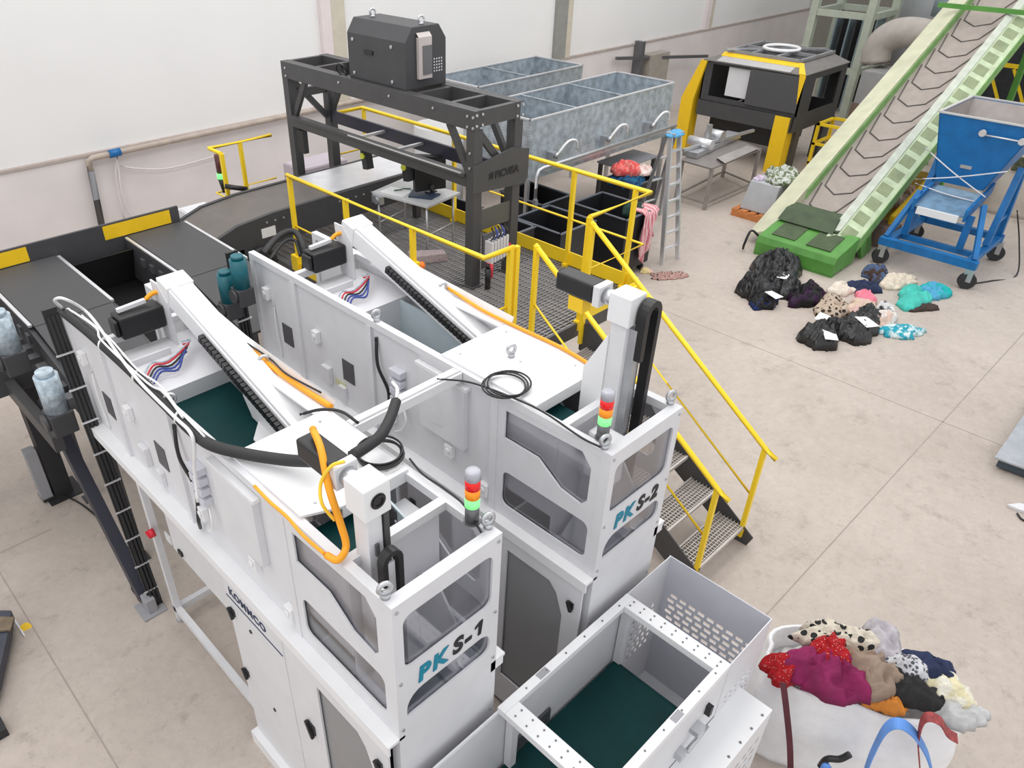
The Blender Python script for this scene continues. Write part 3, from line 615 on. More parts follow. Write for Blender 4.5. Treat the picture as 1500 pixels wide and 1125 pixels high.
# stairs
SX0, SX1 = 4.80, 5.60; SY0, SY1 = 1.95, 4.06; N = 7
st = thing('staircase', 'steel staircase with grating treads and yellow rails leading up to the platform', 'staircase', (5.2, 3.0, 0))
dz = 1.5/N; dy = (SY1-SY0)/(N-1)*0.985
for x in (SX0-0.012, SX1):
    MB().prism([(x, SY0-0.06, 0.0), (x, SY0+0.16, 0.0), (x, SY1, 1.22), (x, SY1, 1.50), (x, SY1-0.10, 1.56), (x, SY0-0.10, 0.12)], (0.012, 0, 0)).build('stringer', DARK, st)
for k in range(1, N):
    y = SY0+(k-1)*dy; z = k*dz
    tr = MB()
    tr.box((SX0+0.002, y, z-0.035), (SX1-0.002, y+0.02, z)).box((SX0+0.002, y+0.26, z-0.035), (SX1-0.002, y+0.275, z))
    for j in range(22): tr.box((SX0+0.01+j*0.036, y+0.02, z-0.03), (SX0+0.016+j*0.036, y+0.26, z-0.004))
    for j in range(7): tr.box((SX0+0.002, y+0.03+j*0.035, z-0.03), (SX1-0.002, y+0.036+j*0.035, z-0.002))
    tr.build('tread', mat('tread_grating', (0.52, 0.48, 0.45), 0.5, 0.35, var=0.08), st)
def slope(y): return (y-SY0)/(SY1-SY0)*1.5
for x in (SX0+0.01, SX1-0.01):
    h = rail([(x, SY0-0.10, 1.06), (x, SY0+0.02, 1.12), (x, SY1, 2.58)]).build('handrail', YELLOW, st)
    MB().box((x-0.02, SY0+0.0, 0.08), (x+0.02, SY0+0.04, 1.11)).build('post', YELLOW, h)
    MB().box((x-0.02, SY1-0.04, 1.30), (x+0.02, SY1, 2.58)).build('post', YELLOW, h)
    rail([(x, SY0+0.02, 0.58), (x, SY1-0.02, 2.03)], 0.011).build('mid_rail', YELLOW, h)

# ------------------------------------------------------------------ sorting gantry on the platform
GX0, GX1, GY0, GY1, GT = 5.38, 6.08, 5.40, 8.80, 3.36
ga = thing('gantry', 'dark grey steel gantry with bolted beams straddling the conveyor', 'gantry', (5.73, 7.1, 1.5))
tb = 0.12
for x in (GX0, GX1-tb):
    MB().box((x, GY0, GT-0.19), (x+tb*0.6, GY1, GT)).box((x+tb*0.6, GY0, GT-0.012), (x+tb, GY1, GT)).build('top_beam', DARK, ga, 0.004)
    lg = None
    for y in (GY0, GY1-tb):
        lg = MB().box((x+0.002, y+0.002, PZ0), (x+tb-0.002, y+tb-0.002, GT-0.19)).box((x-0.03,y-0.03,PZ0),(x+tb+0.03,y+tb+0.03,PZ0+0.012)).build('leg', DARK, ga)
    MB().beam((x+tb/2, GY0+tb, 2.72), (x+tb/2, GY0+0.42, GT-0.19), 0.05, 0.07).build('brace', DARK, ga)
    MB().beam((x+tb/2, GY1-tb, 2.72), (x+tb/2, GY1-0.42, GT-0.19), 0.05, 0.07).build('brace', DARK, ga)
for y in (GY0+0.003, GY0+0.42, GY0+0.95, GY1-1.35, GY1-0.62, GY1-0.063): MB().box((GX0+0.07, y, GT-0.16), (GX1-tb+0.05, y+0.06, GT-0.005)).build('cross_member', DARK, ga)
for y in (GY0+0.03, GY1-0.08): MB().beam((GX0+tb, y+0.03, 3.12), (GX1-tb, y+0.03, 2.62), 0.05, 0.07).build('end_brace', DARK, ga)
MB().box((GX0+tb, GY1-0.09, 2.92), (GX1-tb, GY1-0.03, 3.02)).build('end_member', DARK, ga)
ep = MB().prism([(GX0-0.02, GY0, 2.56), (GX1+0.06, GY0, 2.50), (GX1+0.10, GY0, 2.56), (GX1+0.10, GY0, 2.86), (GX0+0.55, GY0, 2.92), (GX0+0.02, GY0, 2.84), (GX0-0.02, GY0, 2.84)], (0, -0.015, 0)).build('name_plate', DARK, ga)
text('PICVISA', (GX0+0.29, GY0-0.018, 2.655), (1,0,0), (0,0,1), 0.105, TEXTBLACK, 'lettering', ep, spacing=0.98)['label'] = 'black lettering'
lg_ = MB()
for (a, b_) in ((0,0),(1,1),(0,1),(1,0)): lg_.beam((GX0+0.20+0.035*a, GY0-0.017, 2.66+0.035*b_), (GX0+0.232+0.035*a, GY0-0.017, 2.69+0.035*b_), 0.004, 0.02, (0,0,1))
lg_.build('emblem', TEXTBLACK, ep)
MB().box((GX0+0.10, GY0+0.02, 2.12), (GX1-0.02, GY0+0.035, 2.34)).build('bracket_plate', mat('olive_grey_plate', (0.09,0.09,0.075),0.5,var=0.05), ga)
for i, (y, z) in enumerate(((GY0+0.02,3.30),(GY0+0.02,3.20),(GY0+0.10,3.30),(GY0+0.10,3.20),(GY0+0.60,3.29),(GY0+1.3,3.29),(GY0+2.2,3.29),(GY1-0.10,3.29),(GY1-0.10,3.20),(GY0+0.06,2.95),(GY0+0.06,2.80))):
    MB().cyl((GX0, y, z), (GX0-0.012, y, z), 0.014, n=8).build('bolt', STEEL, ga)
for x in (GX0+0.02, GX0+0.10, GX1-0.10, GX1-0.02):
    for z in (3.32, 3.22): MB().cyl((x, GY0, z), (x, GY0-0.012, z), 0.014, n=8).build('bolt', STEEL, ga)
# sensor beam slung between the legs
sb = MB().box((GX0+0.0, GY0+tb, 2.60), (GX0+0.10, GY1-tb, 2.72)).box((GX0-0.02, GY0+tb, 2.70), (GX0+0.03, GY1-tb, 2.735)).build('sensor_beam', DARK, ga)
MB().box((GX0+0.10, GY0+tb, 2.60), (GX0+0.13, GY1-tb, 2.62)).box((GX0-0.022, GY0+tb+0.05, 2.725), (GX0-0.01, GY1-tb-1.2, 2.737)).build('beam_edge', ALU, sb)
MB().box((GX1-0.10, GY0+tb, 2.55), (GX1-0.02, GY1-tb, 2.68)).box((GX1-0.10,GY0+tb,2.68),(GX1-0.09,GY1-tb,2.70)).build('sensor_beam', mat('blue_black_beam', (0.035,0.035,0.055),0.4,var=0.1), ga)
for y in (6.85, 7.55): MB().box((GX0+0.10, y, 2.63), (GX1-0.10, y+0.04, 2.66)).build('tie_bar', ALU, ga)
for (x, y) in ((GX0+0.18, 7.42), (GX0+0.25, 6.75)):
    c_ = MB().beam((x, y, 2.58), (x, y-0.04, 2.32), 0.09, 0.10, (1,0,0)).build('camera', RUBBER, ga)
    MB().cyl((x-0.05, y-0.02, 2.48), (x-0.075, y-0.02, 2.48), 0.035, n=14).build('camera_ring', mat('lime_ring', (0.65,0.70,0.05),0.4,var=0), c_)
MB().box((GX0-0.01, GY1-0.35, 2.30), (GX0+0.06, GY1-0.22, 2.58)).build('hanger', BLACK, ga)
# laser cabinet on top
lb = thing('laser_cabinet', 'dark grey cabinet with chamfered top standing on the gantry', 'cabinet', (5.73, 7.0, GT))
P = [(GX0+0.07, 0, GT), (GX1-0.06, 0, GT), (GX1-0.06, 0, GT+0.46), (GX1-0.16, 0, GT+0.60), (GX0+0.17, 0, GT+0.60), (GX0+0.07, 0, GT+0.46)]
MB().prism([(p[0], 6.50, p[2]+0.001) for p in P], (0, 0.98, 0)).build('housing', DARK2, lb, 0.008)
ct = MB().box((GX0+0.22, 6.455, GT+0.10), (GX0+0.40, 6.495, GT+0.50)).prism([(GX0+0.22,6.455,GT+0.50),(GX0+0.40,6.455,GT+0.50),(GX0+0.40,6.495,GT+0.54),(GX0+0.22,6.495,GT+0.54)], (0,0,0.002)).build('control_unit', mat('pale_controller', (0.50,0.45,0.44),0.4,var=0.05), lb)
MB().box((GX0+0.27, 6.447, GT+0.14), (GX0+0.395, 6.455, GT+0.42)).build('keypad', FIXB, ct)
vt = MB()
for a in range(4):
    for b_ in range(5): vt.box((GX0+0.46+a*0.035, 6.496, GT+0.14+b_*0.03), (GX0+0.475+a*0.035, 6.4985, GT+0.155+b_*0.03))
vt.build('vent_holes', GREY, lb)
for (y, z) in ((7.38,0.40),(6.72,0.40),(7.38,0.06),(6.72,0.06)): MB().cyl((GX0+0.07,y,GT+z),(GX0+0.06,y,GT+z),0.018,n=10).build('screw', STEEL, lb)
MB().box((GX0+0.055, 7.03, GT+0.28), (GX0+0.069, 7.18, GT+0.32)).build('handle', BLACK, lb)
for (x, y) in ((GX0+0.30, 7.30), (GX0+0.35, 6.56)):
    e = MB(); eyebolt(e, (x, y, GT+0.60), 0.03); e.build('lifting_eye', STEEL, lb)
tag(MB().ring((GX0+0.05, 7.60, GT+0.06), 0.07, 0.01, (1,0.3,0.5), 20, 6).ring((GX0+0.10, 7.62, GT+0.06), 0.06, 0.009, (1,-0.3,0.5), 20, 6).build('cable_coil', BLACK), 'small black cable coil on the gantry beside its dark cabinet', 'cable coil')

# valve unit hanging on the gantry leg
vu = thing('valve_unit', 'white pneumatic valve bank with gauges on the gantry leg', 'valve', (5.62, 5.32, 1.62))
for k in range(6): MB().box((5.53+0.045*k, 5.26, 1.78+0.006*k), (5.565+0.045*k, 5.37, 2.02+0.006*k)).build('valve', mat('valve_white',(0.66,0.64,0.65),0.4,var=0.06), vu, 0.004)
MB().box((5.51, 5.37, 1.70), (5.84, 5.395, 2.08)).build('back_plate', FIXB, vu)
MB().cyl((5.54,5.29,1.62),(5.54,5.29,1.78),0.035,n=14).build('filter_bowl', RED, vu)['label'] = 'red filter bowl'
MB().cyl((5.50,5.28,1.50),(5.50,5.28,1.74),0.032,n=14).cyl((5.50,5.28,1.74),(5.50,5.28,1.78),0.02,n=14).build('silencer', BLACK, vu)
MB().cyl((5.84,5.30,1.72),(5.84,5.30,1.92),0.022,n=12).build('pressure_switch', RED, vu)
for k in range(5): MB().tube([(5.55+0.05*k,5.30,2.03),(5.56+0.05*k,5.26,2.10),(5.60+0.045*k,5.34,2.15)],0.009,6,4).build('air_tube', BCABLE if k%2 else BLACK, vu)

# table on the platform with a screen, a paper and a notebook
tt = thing('folding_table', 'grey-topped table with thin tube legs on the platform grating', 'table', (5.72, 6.78, PZ0))
TP = [(5.42, 7.15), (6.02, 7.28), (6.17, 6.42), (5.57, 6.33)]
MB().prism([(x, y, 2.10) for x, y in TP], (0,0,0.03)).build('tabletop', mat('grey_tabletop', (0.50,0.51,0.52),0.35,var=0.05), tt, 0.004)
for (x, y) in ((5.47,7.10),(5.97,7.22),(6.11,6.48),(5.61,6.39)): MB().cyl((x,y,PZ0),(x,y,2.10),0.013,n=10).build('leg', STEEL, tt)
MB().cyl((5.47,7.10,1.75),(5.97,7.22,1.75),0.009,n=8).build('stretcher', STEEL, tt); MB().cyl((5.61,6.39,1.75),(6.11,6.48,1.75),0.009,n=8).build('stretcher', STEEL, tt)
MB().box((5.40,6.98,2.01),(5.46,7.14,2.10)).cyl((5.40,7.05,2.05),(5.385,7.05,2.05),0.04,n=14).build('clamp', STEEL, tt)
tag(MB().prism([(5.47,7.08,2.131),(5.70,7.13,2.131),(5.76,6.82,2.131),(5.55,6.74,2.131)],(0,0,0.003)).build('paper_sheet', mat('white_paper',(0.80,0.80,0.80),0.8,var=0.01)), 'white sheet of paper lying on the grey table', 'paper')
tag(MB().prism([(5.60,6.70,2.131),(5.78,6.84,2.131),(5.93,6.50,2.131),(5.74,6.45,2.131)],(0,0,0.02)).build('notebook', mat('dark_blue_cover',(0.03,0.05,0.09),0.5,var=0.05),None,0.003), 'dark blue notebook on the table under the screen', 'notebook')
sc = thing('computer_screen', 'black backed computer screen standing on the grey table', 'screen', (5.86, 6.66, 2.151))
MB().prism([(5.66,6.64,2.19),(6.02,6.50,2.19),(6.02,6.50,2.56),(5.66,6.64,2.62)],(0.03,0.08,0)).build('screen_back', BLACK, sc, 0.012)
MB().box((5.82,6.57,2.152),(5.94,6.66,2.165)).box((5.86,6.58,2.16),(5.90,6.61,2.25)).cyl((5.83,6.545,2.24),(5.83,6.53,2.24),0.03,n=14).build('stand', BLACK, sc)
tag(MB().tube([(5.62,6.98,2.14),(5.66,6.90,2.16),(5.72,6.93,2.15),(5.78,6.86,2.15)],0.008,6).build('cable', mat('dark_green_cable',(0.02,0.09,0.05),0.5,var=0)), 'dark green cable by the screen on the grey table', 'cable')
tag(MB().quadbox([(5.28,6.30,1.502),(5.68,6.10,1.502),(5.78,6.28,1.502),(5.38,6.50,1.502),(5.29,6.31,1.60),(5.67,6.12,1.60),(5.76,6.28,1.57),(5.39,6.49,1.60)]).build('cardboard_box', pattern('mauve_woven',(0.36,0.29,0.29),(0.44,0.36,0.36),'noise',60,0.5),None,0.01), 'flat mauve-brown box lying on the platform grating', 'box')

# ------------------------------------------------------------------ dark conveyors behind the stations
BELTG = mat('grey_brown_belt', (0.13, 0.115, 0.105), 0.45, var=0.08)
BELTGLARE = mat('painted_belt_glare', (0.82, 0.82, 0.86), 0.3, 0.4, var=0.06)  # near-white base colour paints the light reflected off the belt
cv = thing('collecting_conveyor', 'long black collecting conveyor with yellow-striped side board behind both stations', 'conveyor', (1.6, 7.2, 0))
BY = 7.70
sbd = MB().box((-1.5, BY, 1.55), (3.26, BY+0.03, 2.34)).build('side_board', DARK2, cv)
for (a, b_) in ((-1.4, 0.35), (0.85, 1.72), (2.45, 3.16)): MB().box((a, BY-0.004, 2.185), (b_, BY+0.0, 2.325)).build('yellow_stripe', YSTRIPE, sbd)['label'] = 'yellow stripe'
MB().box((-1.5, 6.95, 1.62), (3.26, BY, 1.66)).build('belt', RUBBER, cv)
MB().box((-1.5, 6.90, 1.35), (3.26, 6.95, 1.72)).build('near_side', DARK2, cv)
for x in (-0.9, 2.35): MB().box((x, 7.2, 0), (x+0.14, 7.34, 1.62)).box((x-0.06,7.14,0),(x+0.2,7.4,0.015)).build('leg', DARK, cv)
lgc = MB().box((1.10, 7.00, 0.012), (1.27, 7.17, 1.40)).box((1.02,6.92,0),(1.35,7.25,0.015)).prism([(1.09,7.0,0.02),(1.09,7.17,0.02),(0.98,7.17,0.02),(0.98,7.0,0.02)],(0,0,0.02)).build('support_post', RUBBER, cv)
MB().box((0.98, 7.02, 0.03), (1.08, 7.14, 0.62)).build('control_box', MIDGREY, lgc)
def infeed(x0, x1, label):
    r = thing('infeed_conveyor', label, 'conveyor', ((x0+x1)/2, 6.5, 0))
    yA, yB, yC = BY-0.02, 6.38, 5.42
    MB().prism([(x0,yA,2.15),(x1,yA,2.15),(x1,yB,2.13),(x0,yB,2.13)],(0,0,0.03)).build('cover', COVER, r, 0.004)
    MB().prism([(x0,yB,2.13),(x1,yB,2.13),(x1,yC,1.92),(x0,yC,1.92)],(0,0,0.025)).build('front_cover', COVER, r, 0.004)
    for x in (x0-0.04, x1):
        sp = MB().prism([(x,yA,1.66 if yA < 6.9 else 1.74),(x,yA,2.13),(x,yB,2.11),(x,yC,1.90),(x,yC,1.62),(x,yB,1.74)],(0.04,0,0)).build('side_plate', DARK2, r)
        MB().beam((x+0.02,yA,2.16),(x+0.02,yB+0.05,2.145),0.03,0.02).build('profile_edge', ALU, sp)
        for k in range(5): MB().box((x-0.02,6.45+0.2*k,1.98),(x+0.05,6.53+0.2*k,2.06)).build('bearing', FIXB, r)
    for y in (5.60, 6.75):
        for x in (x0+0.02, x1-0.1): MB().box((x,y,0),(x+0.08,y+0.08,1.80)).box((x-0.03,y-0.03,0),(x+0.11,y+0.11,0.012)).build('leg', DARK, r)
    return r
IF1 = infeed(1.30, 1.95, 'black-covered infeed conveyor feeding the PKS-1 station')
IF2 = infeed(2.67, 3.28, 'black-covered infeed conveyor feeding the PKS-2 station')
def gearmotor(root, c, m, s=1.0):
    x, y, z = c
    b = MB().box((x-0.07*s,y-0.07*s,z-0.09*s),(x+0.07*s,y+0.07*s,z+0.06*s)).build('gearbox', DARK2, root, 0.01)
    MB().cyl((x-0.07*s,y,z),(x-0.095*s,y,z),0.055*s,n=18).build('gear_cover', DARK, b)
    MB().cyl((x,y,z+0.06*s),(x,y,z+0.30*s),0.068*s,n=18).cyl((x,y,z+0.30*s),(x,y,z+0.33*s),0.05*s,n=18).build('motor', m, b)
gearmotor(IF1, (1.060, 6.303, 1.986), PALEBLUE, 1.3); gearmotor(IF1, (1.100, 5.598, 1.743), PALEBLUE, 1.3)
gearmotor(IF2, (2.560, 5.398, 2.262), TEAL, 1.0); gearmotor(IF2, (2.600, 5.219, 2.438), TEAL, 1.0)
MB().beam((1.17,6.3,1.55),(1.17,5.12,0.03),0.10,0.12,(0,1,0)).build('strut', mat('blue_black_beam2',(0.03,0.03,0.045),0.45,var=0.1), IF1)
MB().box((1.02, 5.75, 1.35), (1.10, 6.9, 1.50)).build('motor_rail', DARK, IF1)
for k in range(7): MB().box((1.18, 5.55+0.2*k, 1.80), (1.26, 5.65+0.2*k, 1.90)).build('sensor', FIXB, IF1)
# dark chute walls between the two infeeds
tag(MB().prism([(2.0,7.66,1.69),(2.66,7.66,1.69),(2.66,7.5,2.10),(2.0,7.5,2.10)],(0,0.02,0.0)).prism([(2.0,7.66,1.70),(2.66,7.66,1.70),(2.66,6.98,1.70),(2.0,6.98,1.70)],(0,0,0.01)).build('chute_plate', BLACK), 'black chute plate between the two infeed conveyors', 'chute')
# cable trays standing on end behind the stations
def tray(x, y0, y1, z0, z1, label):
    r = thing('cable_tray', label, 'cable tray', (x, y0, z0))
    MB().beam((x,y0,z0),(x,y1,z1),0.10,0.03,(0,1,0)).build('tray', BLACK, r)
    for dx in (-0.03,0.0,0.03): MB().beam((x+dx,y0-0.02,z0+0.1),(x+dx,y1-0.02,z1-0.05),0.018,0.018,(0,1,0)).build('cable', RUBBER, r)
    for k in range(9):
        t = 0.08+k*0.1; MB().beam((x-0.07,y0+(y1-y0)*t-0.035,z0+(z1-z0)*t),(x+0.06,y0+(y1-y0)*t-0.035,z0+(z1-z0)*t),0.012,0.012).build('cable_tie', ALU, r)
tray(1.215, 5.0, 5.36, 0.0, 2.74, 'black cable tray with ties up the rear corner of the PKS-1 station')
tray(2.66, 5.36, 5.42, 0.0, 2.72, 'black cable tray with ties up the rear corner of the PKS-2 station')
# long floor-standing black beam left of the front station
tag(MB().box((1.06,4.90,0),(1.26,5.12,0.02)).box((1.12,4.94,0.02),(1.2,5.06,0.16)).build('base_plate', MIDGREY, None, 0.004), 'dark base plate bolted to the floor at the rear foot of PKS-1', 'base plate')

# vision conveyor: belt rising from the collecting conveyor through the gantry
vc = thing('vision_conveyor', 'dark conveyor with wide grey-brown belt running under the gantry', 'conveyor', (5.0, 7.85, 0))
pr_ = [(3.36,1.86),(3.50,1.98),(3.75,2.06),(4.2,2.10),(6.52,2.12)]
YA, YB_ = 7.38, 8.25
top = [(x, z) for x, z in pr_]
MB().prism([(x, YA+0.05, z) for x, z in top]+[(x, YA+0.05, z-0.05) for x, z in reversed(top)], (0, YB_-YA-0.1, 0)).build('belt', BELTG, vc)
MB().box((5.05, YA+0.06, 2.124), (6.53, YB_-0.06, 2.130)).build('belt_glare_plate', BELTGLARE, vc)['label'] = 'pale painted reflection of light on the belt under the gantry'  # thin pale plate added on the belt as its white reflection
for y in (YA, YB_-0.05):
    s_ = MB().prism([(x, y, z+0.015) for x, z in top]+[(6.52,y,1.82),(4.2,y,1.76),(3.5,y,1.62),(3.36,y,1.62)], (0, 0.05, 0)).build('side_plate', DARK2, vc)
    for k in range(10): MB().cyl((4.1+0.11*k if k < 4 else 5.1+0.12*(k-4), y-0.001, 2.03),(4.1+0.11*k if k < 4 else 5.1+0.12*(k-4), y-0.012, 2.03),0.012,n=8).build('bolt', STEEL, s_)
MB().box((4.02, YA-0.004, 1.86), (4.20, YA-0.001, 1.97)).build('data_plate', WHITE, vc)['label'] = 'white data plate'
for x in (3.7, 6.3):
    for y in (YA, YB_-0.08): MB().box((x,y,1.502 if x > 4.3 else 0),(x+0.08,y+0.08,1.80)).build('leg', DARK, vc)
MB().ring((3.95, YA-0.05, 1.60), 0.16, 0.035, (0,1,0), 24, 8).ring((3.95, YA-0.05, 1.60), 0.09, 0.02, (0,1,0), 24, 8).build('drive_pulley', RUBBER, vc)
MB().tube([(3.4,YA-0.02,1.80),(3.5,YA-0.08,1.88),(3.66,YA-0.08,1.80),(3.8,YA-0.05,1.62)],0.03,8).build('hose', RUBBER, vc)
MB().cyl((3.40,YA-0.03,1.86),(3.40,YB_+0.03,1.86),0.05,n=16).build('end_roller', STEEL, vc)
# curved guard and loops behind the PKS-2 rear
tag(MB().tube([(3.125, 5.770, 2.450), (3.406, 5.921, 2.500), (3.553, 5.897, 2.500), (3.514, 5.714, 2.400), (3.504, 5.715, 2.200)],0.03,8).tube([(3.162, 5.730, 2.400), (3.403, 5.871, 2.450), (3.507, 5.839, 2.450), (3.465, 5.707, 2.350)],0.016,8).build('cable_loop', RUBBER), 'black cable loops standing up behind the rear of the PKS-2 station', 'cable')
# grey machine parts behind the conveyor
def crate(name, label, cat, a, b_, m, bev=0.004):
    return tag(MB().box(a, b_).box((a[0]+0.02,a[1]+0.02,b_[2]),(b_[0]-0.02,b_[1]-0.02,b_[2]+0.01)).build(name, m, None, bev), label, cat)

# ------------------------------------------------------------------ galvanised sorting cages
GALVP = None
def perforated(name, col):
    m = bpy.data.materials.new(name); m.use_nodes = True; nt = m.node_tree; b = nt.nodes['Principled BSDF']
    b.inputs['Metallic'].default_value = 0.5; b.inputs['Roughness'].default_value = 0.4
    tc = nt.nodes.new('ShaderNodeTexCoord'); v = nt.nodes.new('ShaderNodeTexVoronoi'); v.inputs['Scale'].default_value = 24; v.inputs['Randomness'].default_value = 0.15
    n = nt.nodes.new('ShaderNodeTexNoise'); n.inputs['Scale'].default_value = 9; n.inputs['Detail'].default_value = 6
    r = nt.nodes.new('ShaderNodeValToRGB'); r.color_ramp.elements[0].position = 0.18; r.color_ramp.elements[1].position = 0.26
    r.color_ramp.elements[0].color = (*[c*0.55 for c in col], 1); r.color_ramp.elements[1].color = (*col, 1)
    r2 = nt.nodes.new('ShaderNodeValToRGB'); r2.color_ramp.elements[0].color = (0.72,0.72,0.72,1); r2.color_ramp.elements[1].color = (1.12,1.12,1.12,1); r2.color_ramp.elements[0].position = 0.35; r2.color_ramp.elements[1].position = 0.65
    mx = nt.nodes.new('ShaderNodeMix'); mx.data_type = 'RGBA'; mx.blend_type = 'MULTIPLY'; mx.inputs[0].default_value = 1
    L = nt.links.new
    L(tc.outputs['Object'], v.inputs['Vector']); L(tc.outputs['Object'], n.inputs['Vector']); L(v.outputs['Distance'], r.inputs['Fac']); L(n.outputs['Fac'], r2.inputs['Fac'])
    L(r.outputs['Color'], mx.inputs[6]); L(r2.outputs['Color'], mx.inputs[7]); L(mx.outputs[2], b.inputs['Base Color'])
    return m
PERF = perforated('perforated_galvanised_sheet', (0.50, 0.56, 0.61))
def cage(label, x0, x1, y0, y1, z0, z1, parts):
    r = thing('sorting_cage', label, 'cage', ((x0+x1)/2, (y0+y1)/2, 0), 'galvanised cages behind the platform')
    t = 0.012
    MB().box((x0,y0,z0),(x1,y0+t,z1)).build('wall_sheet', PERF, r)
    MB().box((x0,y1-t,z0),(x1,y1,z1)).build('wall_sheet', PERF, r)
    MB().box((x0,y0+t,z0),(x0+t,y1-t,z1)).build('wall_sheet', PERF, r)
    MB().box((x1-t,y0+t,z0),(x1,y1-t,z1)).build('wall_sheet', PERF, r)
    for p in parts: MB().box((p,y0+t,z0),(p+t,y1-t,z1-0.01)).box((p-0.01,y0+t,z1-0.01),(p+0.022,y1-t,z1+0.004)).build('divider', PERF, r)
    MB().box((x0,y0,z0-0.02),(x1,y1,z0)).build('floor_sheet', GALV, r)
    rm = MB()
    for (a, b_) in (((x0-0.015,y0-0.015,z1),(x1+0.015,y0+0.025,z1+0.02)),((x0-0.015,y1-0.025,z1),(x1+0.015,y1+0.015,z1+0.02)),((x0-0.015,y0,z1),(x0+0.025,y1,z1+0.02)),((x1-0.025,y0,z1),(x1+0.015,y1,z1+0.02))): rm.box(a, b_)
    rm.build('rim', ALU, r)
    for x in (x0, x1-0.06):
        for y in (y0, y1-0.06): MB().box((x,y,0),(x+0.06,y+0.06,z0-0.02)).build('leg', STEEL, r)
    return r
CG1 = cage('front galvanised sheet cage with three compartments behind the platform', 9.0, 12.82, 7.84, 9.10, 1.30, 2.20, (10.14, 11.38))
CG2 = cage('rear galvanised sheet cage beside the white back wall', 9.98, 12.84, 9.93, 11.16, 1.30, 2.20, (11.34,))
for x in (9.5, 10.85, 12.1):
    v = MB().box((x-0.07,7.72,1.42),(x+0.05,7.84,1.66)).cyl((x-0.01,7.72,1.62),(x-0.01,7.64,1.62),0.05,n=14).build('valve', STEEL, CG1)
    MB().tube([(x+0.05,7.74,1.60),(x+0.25,7.70,1.78),(x+0.45,7.70,1.76),(x+0.55,7.74,1.60)],0.02,8).build('air_hose', WCABLE, CG1)
MB().box((9.3,7.76,1.38),(12.7,7.84,1.42)).build('valve_shelf', STEEL, CG1)
ap = thing('air_pipe', 'pale steel air pipe running along the front of the galvanised cages', 'pipe', (9.0, 7.4, 0))
MB().tube([(8.72,7.42,1.15),(8.72,7.42,1.52),(8.76,7.42,1.60),(8.86,7.42,1.62),(12.4,7.42,1.62)],0.028,10,1).build('pipe', STEEL, ap)
MB().box((8.69,7.39,0),(8.75,7.45,1.16)).build('pipe_stand', STEEL, ap); MB().box((12.3,7.39,0),(12.36,7.45,1.60)).build('pipe_stand', STEEL, ap)
tag(MB().cyl((8.50,9.35,0),(8.50,9.35,1.95),0.40,n=28).build('grey_drum', mat('grey_drum',(0.50,0.50,0.50),0.5,var=0.05)), 'grey round drum between the gantry and the galvanised cages', 'drum')

# black bins in front of the cages
BINM = mat('black_bin_plastic', (0.016,0.017,0.020), 0.4, var=0.1)
BINE = mat('bin_rim_plastic', (0.10,0.11,0.13), 0.4, var=0.05)
def bin_(label, x0, x1, y0, y1, h, wheels=False):
    r = thing('black_bin', label, 'bin', ((x0+x1)/2,(y0+y1)/2,0), 'black bins between platform and cages')
    zb = 0.14 if wheels else 0.0; t = 0.02; d = 0.05
    b = MB()
    def wall(a0, a1, c0, c1): b.quadbox([a0, a1, c1, c0, (a0[0],a0[1],h), (a1[0],a1[1],h), (c1[0],c1[1],h), (c0[0],c0[1],h)])
    b.box((x0,y0,zb),(x1,y0+t,h)).box((x0,y1-t,zb),(x1,y1,h)).box((x0,y0+t,zb),(x0+t,y1-t,h)).box((x1-t,y0+t,zb),(x1,y1-t,h)).box((x0+t,y0+t,zb),(x1-t,y1-t,zb+t))
    b.build('body', BINM, r)
    rm = MB()
    for (a, c) in (((x0-0.02,y0-0.02,h),(x1+0.02,y0+t,h+0.015)),((x0-0.02,y1-t,h),(x1+0.02,y1+0.02,h+0.015)),((x0-0.02,y0,h),(x0+t,y1,h+0.015)),((x1-t,y0,h),(x1+0.02,y1,h+0.015))): rm.box(a, c)
    rm.build('rim', BINE, r)
    if wheels:
        for x in (x0+0.08, x1-0.08):
            for y in (y0+0.08, y1-0.08): MB().cyl((x-0.02,y,0.06),(x+0.02,y,0.06),0.06,n=16).box((x-0.03,y-0.03,0.06),(x+0.03,y+0.03,zb)).build('castor', RUBBER, r)
    return r
bin_('black bin nearest the platform toe board, left of the wheeled one', 8.15, 8.92, 6.42, 7.30, 1.05)
bin_('black wheeled bin with pink cloth over its end by the ladder', 9.38, 10.12, 6.18, 7.20, 1.0, True)
bin_('black bin under the corner of the front galvanised cage', 9.05, 9.75, 7.55, 8.45, 0.95)
bin_('black bin seen behind the gantry leg beside the platform', 7.1, 7.9, 6.7, 7.6, 1.15)
bin_('black bin behind the laptop table and gantry', 7.1, 7.9, 7.75, 8.7, 1.15)
bk = bin_('black bin by the ladder heaped with red and blue clothes', 10.75, 11.55, 7.1, 7.7, 0.95, True)
cloth('garment', 'coral red garment on top of the heaped bin by the ladder', 'clothing', (11.1,7.45,1.06), 0.30,0.26,0.20, pattern('coral_cloth',(0.75,0.10,0.10),(0.80,0.25,0.22),'noise',14,0.5), 3)
cloth('garment', 'dark blue clothes filling the heaped bin by the ladder', 'clothing', (11.12,7.38,0.90), 0.38,0.28,0.20, pattern('navy_blue_cloth',(0.01,0.04,0.12),(0.02,0.12,0.22),'noise',10,0.5), 4)
cloth('garment', 'pale pink and white garment beside the coral one on the heaped bin', 'clothing', (11.28,7.24,1.05), 0.18,0.14,0.14, pattern('pale_pink_cloth',(0.75,0.55,0.50),(0.8,0.72,0.68),'noise',12,0.5), 5)
cloth('garment', 'black garment behind the coral one on the heaped bin', 'clothing', (11.25,7.60,1.06), 0.18,0.10,0.14, BINM, 6)
PINKC = pattern('pink_striped_cloth',(0.62,0.22,0.26),(0.78,0.50,0.50),'wave',6,0.5)
pk = MB()
